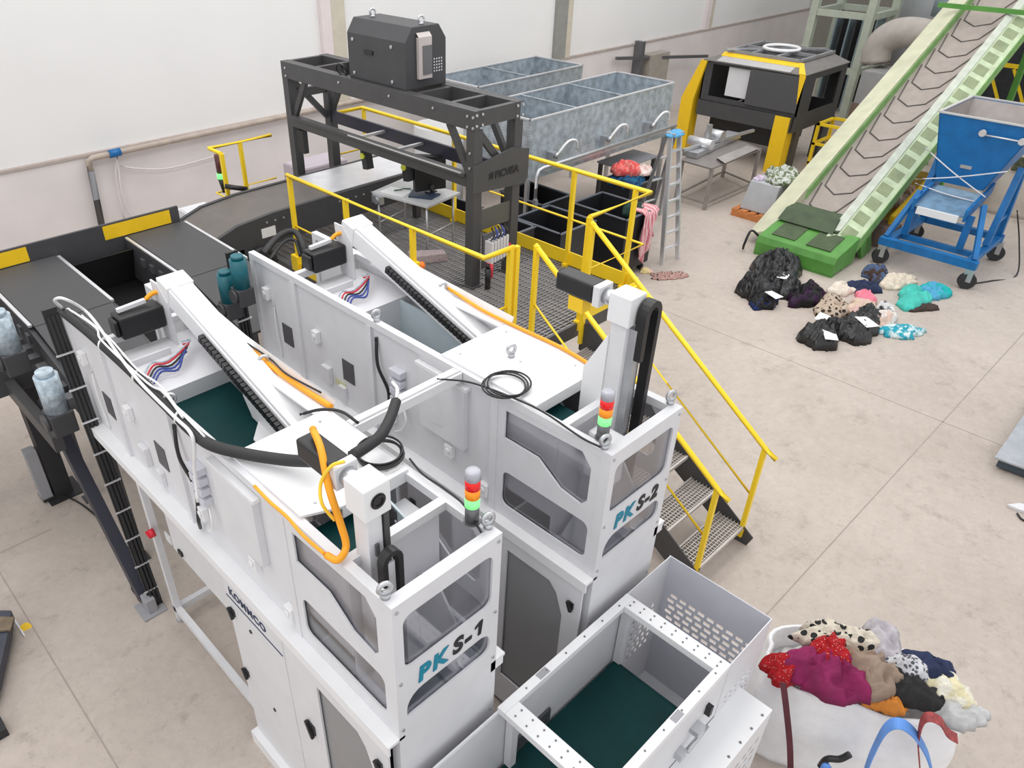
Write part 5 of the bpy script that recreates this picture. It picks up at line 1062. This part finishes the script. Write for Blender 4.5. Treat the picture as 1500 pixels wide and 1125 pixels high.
tr = MB().quadbox([(13.40,2.84,0.93),(14.1,2.84,1.10),(14.1,3.55,1.10),(13.40,3.55,0.93),(13.40,2.84,0.96),(14.1,2.84,1.13),(14.1,3.55,1.13),(13.40,3.55,0.96)]).build('feed_tray', mat('scuffed_blue',(0.20,0.33,0.46),0.4,0.3,var=0.25), hp)
for y in (2.80,3.55): MB().quadbox([(13.38,y,0.88),(14.4,y,1.10),(14.4,y+0.04,1.10),(13.38,y+0.04,0.88),(13.38,y,1.06),(14.4,y,1.26),(14.4,y+0.04,1.26),(13.38,y+0.04,1.06)]).build('tray_side', FB, tr)
MB().box((13.36,2.90,0.84),(13.40,3.50,0.95)).build('white_plate', WHITE, tr)
def bm_(a,b_,w=0.10,h=0.10,up=(0,0,1)): MB().beam(a,b_,w,h,up).build('frame_beam', FB, hp)
bm_((13.12,3.80,0.38),(13.12,2.36,0.38),0.12,0.12)
bm_((13.12,3.68,0.38),(14.62,3.68,0.38)); bm_((13.12,2.50,0.38),(14.62,2.50,0.38)); bm_((14.62,3.74,0.38),(14.62,2.44,0.38))
bm_((13.55,3.62,0.38),(13.55,2.56,0.38),0.08,0.08)
for y in (3.58,2.76): bm_((13.50,y,0.43),(13.50,y,0.95),0.09,0.09,(0,1,0))
bm_((13.18,2.44,0.44),(13.62,2.68,1.12),0.07,0.07); bm_((13.18,3.74,0.44),(13.62,3.60,1.12),0.07,0.07)
for y in (2.52,3.66): bm_((14.60,y,0.43),(14.35,y,1.55),0.10,0.10,(0,1,0)); bm_((13.95,y,0.43),(14.25,y,1.6),0.09,0.09,(0,1,0))
bm_((14.05,2.52,0.8),(14.55,2.52,0.8),0.06,0.06)
for (x,y) in ((13.12,3.72),(13.12,2.42),(14.62,2.46),(14.62,3.72)):
    w_ = MB().cyl((x-0.035,y-0.02,0.125),(x+0.035,y+0.02,0.125),0.125,n=20).build('castor_wheel', RUBBER, hp)
    MB().box((x-0.052,y-0.06,0.12),(x-0.042,y+0.06,0.26)).box((x+0.042,y-0.06,0.12),(x+0.052,y+0.06,0.26)).box((x-0.055,y-0.06,0.26),(x+0.055,y+0.06,0.28)).box((x-0.06,y-0.06,0.28),(x+0.06,y+0.06,0.32)).build('castor_fork', STEEL, w_)
tag(MB().tube([(14.5,2.40,0.9),(14.55,2.20,0.4),(14.2,2.0,0.014),(13.7,2.2,0.014),(13.4,2.35,0.014)],0.012,6).build('cable', BLACK), 'black cable hanging off the blue hopper cart onto the floor', 'cable')
# white bulk bag at the right edge
def bulk_bag(c, w, d, h, rot, name, label, m, seed):
    r = thing('bulk_bag', label, 'bulk bag', (c[0],c[1],0)); n = 48; rows = []
    mb = MB(); off = V((seed*3.1,seed*1.7,0))
    for i in range(17):
        t = i/16; row = []
        for j in range(n):
            a = 2*PI*j/n; ca, sa = math.cos(a), math.sin(a)
            q = (abs(ca)**4+abs(sa)**4)**-0.25
            b_ = 1+0.10*math.sin(PI*min(1,t*1.1))+0.05*noise.noise(off+V((3*ca,3*sa,t*4)))+0.02*noise.noise(off+V((9*ca,9*sa,t*9)))
            x_ = w/2*q*ca*b_; y_ = d/2*q*sa*b_; z_ = h*t+(0.05*noise.noise(off+V((2*ca,2*sa,9)))*t)
            row.append(mb.bm.verts.new((c[0]+x_*math.cos(rot)-y_*math.sin(rot), c[1]+x_*math.sin(rot)+y_*math.cos(rot), z_)))
        rows.append(row)
    for i in range(16):
        for j in range(n): mb.bm.faces.new((rows[i][j],rows[i][(j+1)%n],rows[i+1][(j+1)%n],rows[i+1][j])).smooth = True
    mb.bm.faces.new(rows[0][::-1])
    inner = []
    for dz_, k_ in ((-0.005,0.955),(-0.22,0.93)):
        rr = []
        for v in rows[-1]: rr.append(mb.bm.verts.new((c[0]+(v.co.x-c[0])*k_, c[1]+(v.co.y-c[1])*k_, v.co.z+dz_)))
        inner.append(rr)
    for A_, B_ in ((rows[-1],inner[0]),(inner[0],inner[1])):
        for j in range(n): mb.bm.faces.new((A_[j],A_[(j+1)%n],B_[(j+1)%n],B_[j])).smooth = True
    mb.bm.faces.new(inner[1])
    mb.build('woven_bag', m, r); return r
BAGM = mat('white_woven_fabric',(0.84,0.84,0.85),0.6,var=0.03,vscale=12,bump=0.9,bscale=5)
wb2 = bulk_bag((17.6,2.95),1.15,1.15,1.30,0.2,'bulk_bag','white bulk bag standing behind the blue hopper at the right edge',mat('beige_woven_fabric',(0.58,0.52,0.46),0.7,var=0.06,bump=0.5,bscale=6),5)
MB().strip(catmull([(17.05,3.35,0.9),(17.0,3.2,1.35),(17.1,2.9,1.62),(17.15,2.7,1.5)],6),0.05,0.012,(0.3,1,0)).build('strap', mat('rust_strap',(0.30,0.10,0.04),0.7,var=0.1), wb2)
MB().box((16.90,2.75,0.85),(16.91,3.15,1.10)).build('printed_label', mat('dark_printed_label',(0.08,0.09,0.05),0.6,var=0.6,vscale=20), wb2)

# ------------------------------------------------------------------ outfeed belt unit with sheet hopper in front of the stations
ou = thing('outfeed_unit', 'white outfeed unit with dark green belt and perforated hopper in front of the stations', 'conveyor', (2.5, 1.3, 0))
FX0, FX1, FY0, FY1, FZ = 1.89, 3.06, 0.92, 1.645, 1.50
fm = MB(); t = 0.055
for (a,b_) in (((FX0,FY0,FZ-0.05),(FX1,FY0+t,FZ)),((FX0,FY1-t,FZ-0.05),(FX1,FY1,FZ)),((FX0,FY0+t,FZ-0.05),(FX0+0.11,FY1-t,FZ)),((FX1-0.10,FY0+t,FZ-0.05),(FX1,FY1-t,FZ))): fm.box(a,b_)
fm.build('top_frame', WHITE, ou, 0.003)
sc_ = MB()
for k in range(9):
    for dx in (0.03,0.07): sc_.cyl((FX1-dx,FY0+0.05+k*0.075,FZ),(FX1-dx,FY0+0.05+k*0.075,FZ+0.004),0.006,n=8)
for k in range(8):
    for dx in (0.03,0.08): sc_.cyl((FX0+dx,FY0+0.06+k*0.08,FZ),(FX0+dx,FY0+0.06+k*0.08,FZ+0.004),0.006,n=8)
for k in range(6): sc_.cyl((FX0+0.2+k*0.17,FY1-0.03,FZ),(FX0+0.2+k*0.17,FY1-0.03,FZ+0.004),0.006,n=8).cyl((FX0+0.2+k*0.17,FY0+0.03,FZ),(FX0+0.2+k*0.17,FY0+0.03,FZ+0.004),0.006,n=8)
o = sc_.build('screw', FIXB, ou); o['kind'] = 'stuff'
MB().box((FX0+0.30,FY1-0.048,FZ),(FX0+0.38,FY1-0.008,FZ+0.003)).build('cut_out', MIDGREY, ou); MB().box((FX0+0.62,FY0+0.008,FZ),(FX0+0.70,FY0+0.048,FZ+0.003)).build('cut_out', MIDGREY, ou)
def slots(x0,x1,z0,z1,nx,nz,f=0.62):
    out = []; dx = (x1-x0)/nx; dz_ = (z1-z0)/nz
    for i in range(nx):
        for j in range(nz):
            a = x0+dx*(i+(0.25 if j%2 else 0)); out.append([(a,z0+dz_*j),(a+dx*f,z0+dz_*j),(a+dx*f,z0+dz_*(j+0.5)),(a,z0+dz_*(j+0.5))])
    return out
HX1 = 3.53
MB().box((1.2,FY1-0.012,0.55),(FX1,FY1-0.004,FZ-0.05)).build('rear_sheet', GREY, ou)
MB().box((1.2,FY1-0.010,FZ-0.05),(FX0,FY1,FZ-0.035)).build('rear_sheet_edge', WHITE, ou)
MB().box((1.2,FY0+0.004,0.55),(FX1,FY0+0.012,FZ-0.05)).build('near_sheet', GREY, ou)
MB().plate((0,FY1-0.004,0),(1,0,0),(0,0,1),[(FX1,0.30),(HX1,0.30),(HX1,FZ),(FX1,FZ)],slots(FX1+0.06,HX1-0.06,0.72,1.15,6,7),0.006).build('hopper_rear_sheet', GREY, ou)
MB().plate((0,FY0+0.006,0),(1,0,0),(0,0,1),[(FX1,0.30),(HX1,0.30),(HX1,FZ),(FX1,FZ)],slots(FX1+0.06,HX1-0.06,0.72,1.15,6,7),0.006).build('hopper_near_sheet', GREY, ou)
MB().plate((HX1,0,0),(0,1,0),(0,0,1),[(FY0,0.30),(FY1,0.30),(FY1,FZ),(FY0,FZ)],slots(FY0+0.05,FY1-0.05,0.84,1.22,9,7,0.7),0.006).build('hopper_end_sheet', LILAC, ou)
MB().box((FX1-0.04,FY0+0.01,0.28),(HX1,FY1-0.01,0.30)).build('hopper_floor', GREY, ou)
MB().box((FX1+0.10,FY0+0.02,0.302),(FX1+0.22,FY0+0.16,0.42)).build('carton_flap', mat('pale_carton',(0.5,0.45,0.42),0.7,var=0.05), ou)
bb = MB().box((1.2,FY0+0.10,0.89),(2.99,FY1-0.03,0.915)).build('belt', GREENBELT, ou)
MB().cyl((2.99,FY0+0.10,0.87),(2.99,FY1-0.03,0.87),0.043,n=20).build('end_roller', GREENBELT, bb)
MB().box((2.0,FY1-0.03,0.93),(2.35,FY1-0.013,1.05)).build('dark_bracket', DARKPLATE, ou)
MB().box((1.2,FY0+0.03,0.55),(3.0,FY1-0.03,0.80)).build('belt_body', GREY, ou)
MB().box((FX1-0.06,FY0+0.03,0.30),(FX1-0.045,FY1-0.03,0.80)).build('inner_sheet', MIDGREY, ou)
for (x,y) in ((1.95,FY0+0.02),(1.95,FY1-0.07),(3.0,FY0+0.02),(3.0,FY1-0.07)): MB().box((x,y,0),(x+0.05,y+0.05,FZ-0.05)).build('post', GREY, ou)
MB().box((FX1,FY0,0),(FX1+0.05,FY0+0.05,0.28)).box((HX1-0.05,FY1-0.05,0),(HX1,FY1,0.28)).build('foot', GREY, ou)
# lower housing on the near side with a perforated face
MB().plate((0,0.71,0),(1,0,0),(0,0,1),[(1.5,0.04),(3.36,0.04),(3.36,0.98),(1.5,0.98)],slots(2.35,3.30,0.25,0.85,12,6),0.01).build('housing_front', WHITE, ou)
hs = MB().box((1.5,0.70,0.98),(3.36,FY0,1.0)).box((3.35,0.711,0.04),(3.36,FY0,0.98)).build('housing', WHITE, ou)
for k in range(7): MB().cyl((2.5+k*0.13,0.725,1.0),(2.5+k*0.13,0.725,1.003),0.009,n=8).build('screw', FIXB, hs)
sw = MB().box((2.72,FY0-0.05,1.20),(2.80,FY0+0.004,1.24)).cyl((2.66,FY0-0.04,1.12),(2.86,FY0-0.04,1.16),0.012,n=8).box((2.60,FY0-0.04,1.08),(2.66,FY0+0.004,1.14)).build('sensor_bracket', STEEL, ou)
MB().box((2.87,FY0-0.03,1.22),(2.90,FY0+0.004,1.30)).build('sensor', BLACK, ou)

# ------------------------------------------------------------------ big white bag of clothes in the right foreground
BC, BR = (4.20, 0.45), math.atan2(-1.0, 0.58)
bg = bulk_bag(BC, 1.20, 0.58, 0.84, BR, 'bulk_bag', 'white bulk bag full of clothes in the right foreground', BAGM, 11)
def strap(pts, w, m, label, wd):
    s_ = MB().strip(catmull(pts, 6), w, 0.008, wd).build('strap', m, bg); s_['label'] = label
STB = mat('blue_strap',(0.12,0.30,0.72),0.6,var=0.15); STR = mat('red_brown_strap',(0.30,0.05,0.05),0.7,var=0.4,vscale=30); STD = mat('dark_red_strap',(0.10,0.02,0.03),0.7,var=0.2)
AL = (0.5,-0.865,0.0)
strap([(3.879, 0.163, 0.343),(3.846, 0.179, 0.598),(3.823, 0.179, 0.898),(3.840, 0.130, 0.992),(3.902, 0.043, 0.919),(3.985, -0.060, 0.731),(4.053, -0.139, 0.520)],0.07,STB,'blue webbing strap',(0.865,0.5,0.35))
strap([(3.991, -0.052, 0.615),(3.943, 0.012, 0.839),(3.914, 0.042, 1.034),(3.925, 0.022, 1.092),(3.969, -0.034, 1.060),(4.013, -0.089, 0.966),(4.068, -0.145, 0.906)],0.06,STR,'red-brown webbing strap',(0.865,0.5,0.35))
strap([(3.607, 0.753, 0.978),(3.584, 0.672, 0.799),(3.623, 0.585, 0.479),(3.660, 0.522, 0.190)],0.04,STD,'dark red webbing strap',AL)
bu = MB().tube([(3.726, 0.387, 0.347),(3.714, 0.369, 0.464),(3.747, 0.312, 0.496),(3.778, 0.277, 0.557)],0.022,8).build('black_tie', BLACK, bg)
MB().tube([(3.713, 0.369, 0.319),(3.695, 0.360, 0.432),(3.728, 0.323, 0.360)],0.018,8).build('blue_clip', STB, bg)
REDCH = pattern('red_check',(0.62,0.30,0.28),(0.42,0.015,0.02),'voronoi',55,0.22)
MAR = clothmat('magenta_velvet',(0.23,0.008,0.08),0.8,var=0.3,vscale=5)
TAN = clothmat('tan_cloth',(0.30,0.22,0.165),0.85,var=0.1)
BLK = clothmat('black_cloth',(0.014,0.014,0.015),0.75,var=0.2)
ZEB = pattern('black_cream_print',(0.03,0.03,0.03),(0.66,0.60,0.50),'voronoi',17,0.40)
GRY = clothmat('lilac_grey_cloth',(0.46,0.43,0.46),0.85,var=0.15)
NAV = clothmat('navy_cloth',(0.012,0.022,0.07),0.8,var=0.3)
CRM = pattern('cream_yellow_cloth',(0.75,0.68,0.45),(0.80,0.77,0.66),'noise',10,0.5)
WHT = pattern('off_white_cloth',(0.60,0.58,0.56),(0.74,0.73,0.72),'noise',8,0.5)
ORG = clothmat('orange_cloth',(0.62,0.22,0.03),0.85,var=0.2)
GRL = 'clothes heaped in the bulk bag'
def heap(label, p, rx, ry, h, m, seed, rot=0.0): return cloth('garment', label, 'clothing', p, rx, ry, h, m, seed, rot, GRL, fold=1.1)
heap('off-white clothes filling the bottom of the full bulk bag', (BC[0],BC[1],0.66), 0.47,0.29,0.30, WHT, 101, BR)
heap('red checked garment draped at the left corner of the full bulk bag', (3.800, 0.817, 0.860), 0.15,0.12,0.15, REDCH, 122, -0.3)
heap('crumpled red checked shirt near the top of the full bulk bag', (4.023, 0.651, 0.960), 0.16,0.12,0.15, REDCH, 103, 0.4)
heap('magenta velvet garment at the front of the full bulk bag', (3.893, 0.575, 0.900), 0.29,0.16,0.20, MAR, 104, BR)
heap('flat tan garment in the middle of the full bulk bag', (4.110, 0.398, 0.930), 0.22,0.17,0.16, TAN, 105, BR+0.3)
heap('black jacket on the right side of the full bulk bag', (4.202, 0.198, 0.890), 0.26,0.15,0.16, BLK, 106, BR-0.2)
heap('orange garment peeping out at the front rim of the full bulk bag', (4.033, 0.263, 0.860), 0.13,0.09,0.10, ORG, 107, BR)
heap('black and cream printed garment at the back of the full bulk bag', (4.214, 0.620, 0.920), 0.30,0.14,0.17, ZEB, 108, BR)
heap('lilac-grey top at the back right of the full bulk bag', (4.360, 0.446, 0.940), 0.20,0.14,0.17, GRY, 109, 0.5)
heap('navy blue garment behind the black jacket in the bulk bag', (4.344, 0.204, 0.940), 0.22,0.12,0.13, NAV, 110, BR)
heap('cream and yellow garment at the right of the full bulk bag', (4.350, 0.048, 0.880), 0.22,0.14,0.15, CRM, 111, BR)
heap('pale grey cloth hanging over the right corner of the bulk bag', (4.285, -0.073, 0.860), 0.18,0.12,0.10, clothmat('pale_grey_cloth',(0.50,0.50,0.50),0.8,var=0.2), 112, BR)
heap('patterned grey and white scarf beside the navy garment', (4.270, 0.258, 0.970), 0.16,0.08,0.12, pattern('grey_white_print',(0.12,0.12,0.14),(0.62,0.62,0.64),'voronoi',35,0.4), 113, BR)

# ------------------------------------------------------------------ clothes and black sacks on the floor by the green conveyor
BAGB = mat('black_bin_liner',(0.018,0.018,0.019),0.28,var=0.2,bump=0.9,bscale=16)
PAPER = mat('white_paper',(0,0,0))
FG = 'clothes and sacks on the floor by the green conveyor'
def fl(name, label, cat, px, rx, ry, h, m, seed, rot=0.0, fold=1.0): return cloth(name, label, cat, px, rx*1.35, ry*1.35, h*1.15, m, seed, rot, FG, fold)
fl('black_sack','black sack lying against the green conveyor foot','sack',(11.460, 4.603, 0.001),0.36,0.26,0.30,BAGB,201,0.3,1.5)
fl('black_sack','black sack at the far left of the floor heap','sack',(10.575, 4.531, 0.001),0.26,0.24,0.26,BAGB,202,0,1.5)
fl('black_sack','black sack in front of the conveyor sack, with a white label','sack',(10.997, 4.330, 0.001),0.24,0.22,0.24,BAGB,203,0.8,1.5)
fl('black_sack','small black sack with a blue print left in the heap','sack',(10.391, 4.298, 0.001),0.18,0.13,0.14,pattern('black_blue_print',(0.015,0.015,0.016),(0.02,0.05,0.25),'noise',9,0.62,rough=0.35),204,0.2,1.5)
fl('black_sack','dark purple-black sack behind the leopard print','sack',(11.013, 3.902, 0.001),0.34,0.20,0.24,pattern('purple_black',(0.014,0.014,0.015),(0.035,0.012,0.04),'noise',5,0.5,rough=0.4),205,-0.3,1.4)
fl('black_sack','large black sack at the front of the floor heap','sack',(10.022, 3.209, 0.001),0.30,0.20,0.20,BAGB,206,0.2,1.5)
fl('black_sack','black sack right of the front sack','sack',(10.339, 3.018, 0.001),0.22,0.20,0.19,BAGB,207,1.0,1.5)
fl('black_sack','black sack behind the two front sacks','sack',(10.830, 3.019, 0.001),0.30,0.20,0.17,BAGB,208,0.1,1.5)
fl('garment','leopard print garment in the floor heap','clothing',(10.942, 3.514, 0.001),0.26,0.20,0.17,pattern('leopard_beige',(0.05,0.035,0.025),(0.52,0.42,0.33),'voronoi',13,0.36),209,0.4)
fl('garment','pale cream garment at the conveyor foot','clothing',(11.712, 3.663, 0.001),0.24,0.15,0.11,clothmat('cream_knit',(0.72,0.64,0.55),0.9,var=0.12),210,0.1)
fl('garment','dark navy garment right of the pale cream one','clothing',(11.920, 3.469, 0.001),0.18,0.14,0.11,NAV,211,-0.6)
fl('garment','blue and brown garments nearest the blue hopper wheel','clothing',(12.574, 3.530, 0.001),0.24,0.15,0.14,pattern('denim_brown',(0.06,0.035,0.025),(0.08,0.12,0.22),'noise',6,0.5),212,0.3)
fl('garment','cream lace garment beside the blue and brown ones','clothing',(12.555, 3.207, 0.001),0.26,0.15,0.11,clothmat('cream_lace',(0.66,0.58,0.47),0.9,var=0.2,vscale=20),213,-0.4)
fl('garment','bright pink garment in the floor heap','clothing',(11.562, 3.268, 0.001),0.18,0.11,0.12,clothmat('bright_pink',(0.78,0.22,0.30),0.85,var=0.12),214,0.5)
fl('garment','pale pink and beige garments below the bright pink one','clothing',(11.165, 3.160, 0.001),0.34,0.15,0.11,pattern('pink_beige',(0.66,0.45,0.42),(0.66,0.52,0.40),'noise',5,0.5),215,0.3)
fl('garment','turquoise green garment at the right of the floor heap','clothing',(12.095, 2.802, 0.001),0.28,0.17,0.15,clothmat('turquoise_cloth',(0.06,0.50,0.42),0.8,var=0.2),216,0.2)
fl('garment','light blue garment with turquoise top at the heap edge','clothing',(12.563, 2.678, 0.001),0.20,0.15,0.13,pattern('blue_turquoise',(0.10,0.38,0.60),(0.02,0.42,0.42),'noise',4,0.5),217,-0.2)
fl('garment','dark brown strip of clothing in front of the turquoise one','clothing',(11.935, 2.589, 0.001),0.20,0.08,0.06,clothmat('dark_brown_cloth',(0.05,0.03,0.025),0.85,var=0.3),218,-0.6)
fl('garment','white and black garment beside the pale pink ones','clothing',(11.457, 2.947, 0.001),0.12,0.10,0.10,pattern('white_black_print',(0.03,0.03,0.03),(0.68,0.68,0.68),'noise',7,0.45),219,0.5)
fl('garment','teal and white patterned garment at the front right of the heap','clothing',(10.919, 2.529, 0.001),0.26,0.13,0.09,pattern('teal_white_print',(0.03,0.34,0.44),(0.66,0.76,0.76),'noise',11,0.56),220,-0.7)
fl('garment','peach and white garment above the teal patterned one','clothing',(11.071, 2.821, 0.001),0.22,0.12,0.13,pattern('peach_white',(0.66,0.50,0.42),(0.74,0.72,0.70),'noise',5,0.5),221,0.0)
def sheet(label, px, a, s_, h): 
    x,y,z = px; c_, n_ = math.cos(a), math.sin(a)
    q = [(x+(i*c_-j*n_)*s_, y+(i*n_+j*c_)*s_, h) for i,j in ((-1,-0.7),(1,-0.7),(1,0.7),(-1,0.7))]
    q[2] = (q[2][0],q[2][1],h+0.02)
    return tag(MB().prism(q,(0,0,0.004)).build('paper_sheet', PAPER), label, 'paper', FG)
sheet('white paper lying on the large front black sack', (9.786, 3.047, 0.180), 0.6, 0.12, 0.185)
sheet('white paper behind the large front black sack', (10.332, 3.387, 0.050), 0.1, 0.11, 0.12)
sheet('white paper on the sack with the blue print', (10.333, 4.139, 0.180), 1.3, 0.11, 0.20)
sheet('white paper on the sack against the conveyor foot', (10.930, 4.313, 0.200), 0.2, 0.10, 0.25)
sheet('white paper on the black sack behind the two front ones', (10.551, 2.880, 0.180), 1.0, 0.14, 0.17)

# ------------------------------------------------------------------ things at the edges of the floor
fs = thing('floor_scale', 'grey floor scale with a dark edge at the right of the picture', 'scale', (9.4,0.0,0))
MB().prism([(8.60,0.66,0.03),(8.75,-0.9,0.03),(10.3,-0.9,0.03),(10.25,0.70,0.03)],(0,0,0.10)).build('base', mat('dark_blue_grey',(0.04,0.06,0.08),0.5,var=0.1), fs)
MB().prism([(8.56,0.70,0.131),(8.70,-0.95,0.131),(10.35,-0.95,0.131),(10.3,0.74,0.131)],(0,0,0.02)).build('platform_plate', mat('worn_grey_plate',(0.40,0.42,0.45),0.45,0.2,var=0.12), fs)
for (x,y) in ((8.75,0.55),(8.85,-0.8),(10.15,0.55),(10.2,-0.8)): MB().cyl((x,y,0),(x,y,0.03),0.05,n=12).build('foot', BLACK, fs)
hd_ = thing('hand_tool', 'small pale tool with a dark cord on the floor below the scale', 'tool', (8.057, 0.295, 0.000))
MB().prism([(8.008, 0.380, 0.002),(8.008, 0.283, 0.002),(8.050, 0.162, 0.002),(8.164, 0.192, 0.002),(8.121, 0.302, 0.002)],(0,0,0.03)).build('body', GREY, hd_)
MB().tube([(7.959, 0.273, 0.012),(7.900, 0.221, 0.012),(7.900, 0.168, 0.012),(7.927, 0.116, 0.012)],0.010,6).build('cord', BLACK, hd_)
pj = thing('pallet_truck', 'dark worn pallet truck corner at the left edge of the floor', 'pallet truck', (0.057, 5.389, 0.000))
MB().prism([(0.013, 5.861, 0.080),(0.268, 5.611, 0.080),(0.183, 5.414, 0.080),(-0.039, 4.969, 0.080),(-0.336, 4.635, 0.080)],(0,0,0.10)).build('body', mat('worn_blue_grey',(0.055,0.06,0.08),0.6,var=0.3), pj)
MB().prism([(0.012, 5.735, 0.190),(0.263, 5.491, 0.190),(0.196, 5.383, 0.190),(-0.040, 5.549, 0.190)],(0,0,0.02)).build('wooden_edge', mat('worn_wood',(0.20,0.15,0.10),0.8,var=0.3), pj)
MB().box((-0.25,4.6,0),(-0.12,4.75,0.08)).build('wheel', RUBBER, pj)
tag(MB().cyl((0.305, 5.531, 0.000),(0.304, 5.518, 0.012),0.045,n=14).build('yellow_tag', YSTRIPE), 'small round yellow tag on the floor by the pallet truck', 'tag')
tag(MB().prism([(0.272, 5.678, 0.002),(0.275, 5.441, 0.002),(0.262, 5.434, 0.002),(0.256, 5.663, 0.002)],(0,0,0.02)).build('white_stick', WHITE), 'thin white stick on the floor beside the pallet truck', 'stick')
tag(MB().tube([(1.266, 8.084, 0.012),(1.133, 7.844, 0.012),(1.065, 7.500, 0.012),(1.097, 7.144, 0.012),(1.222, 6.841, 0.012),(1.284, 6.481, 0.012),(1.303, 6.048, 0.012),(1.337, 5.675, 0.012),(1.285, 5.491, 0.012),(1.161, 5.385, 0.012),(1.140, 5.242, 0.012),(1.233, 5.145, 0.012)],0.010,6,6).build('cable', BLACK), 'thin black cable snaking across the floor at left', 'cable')
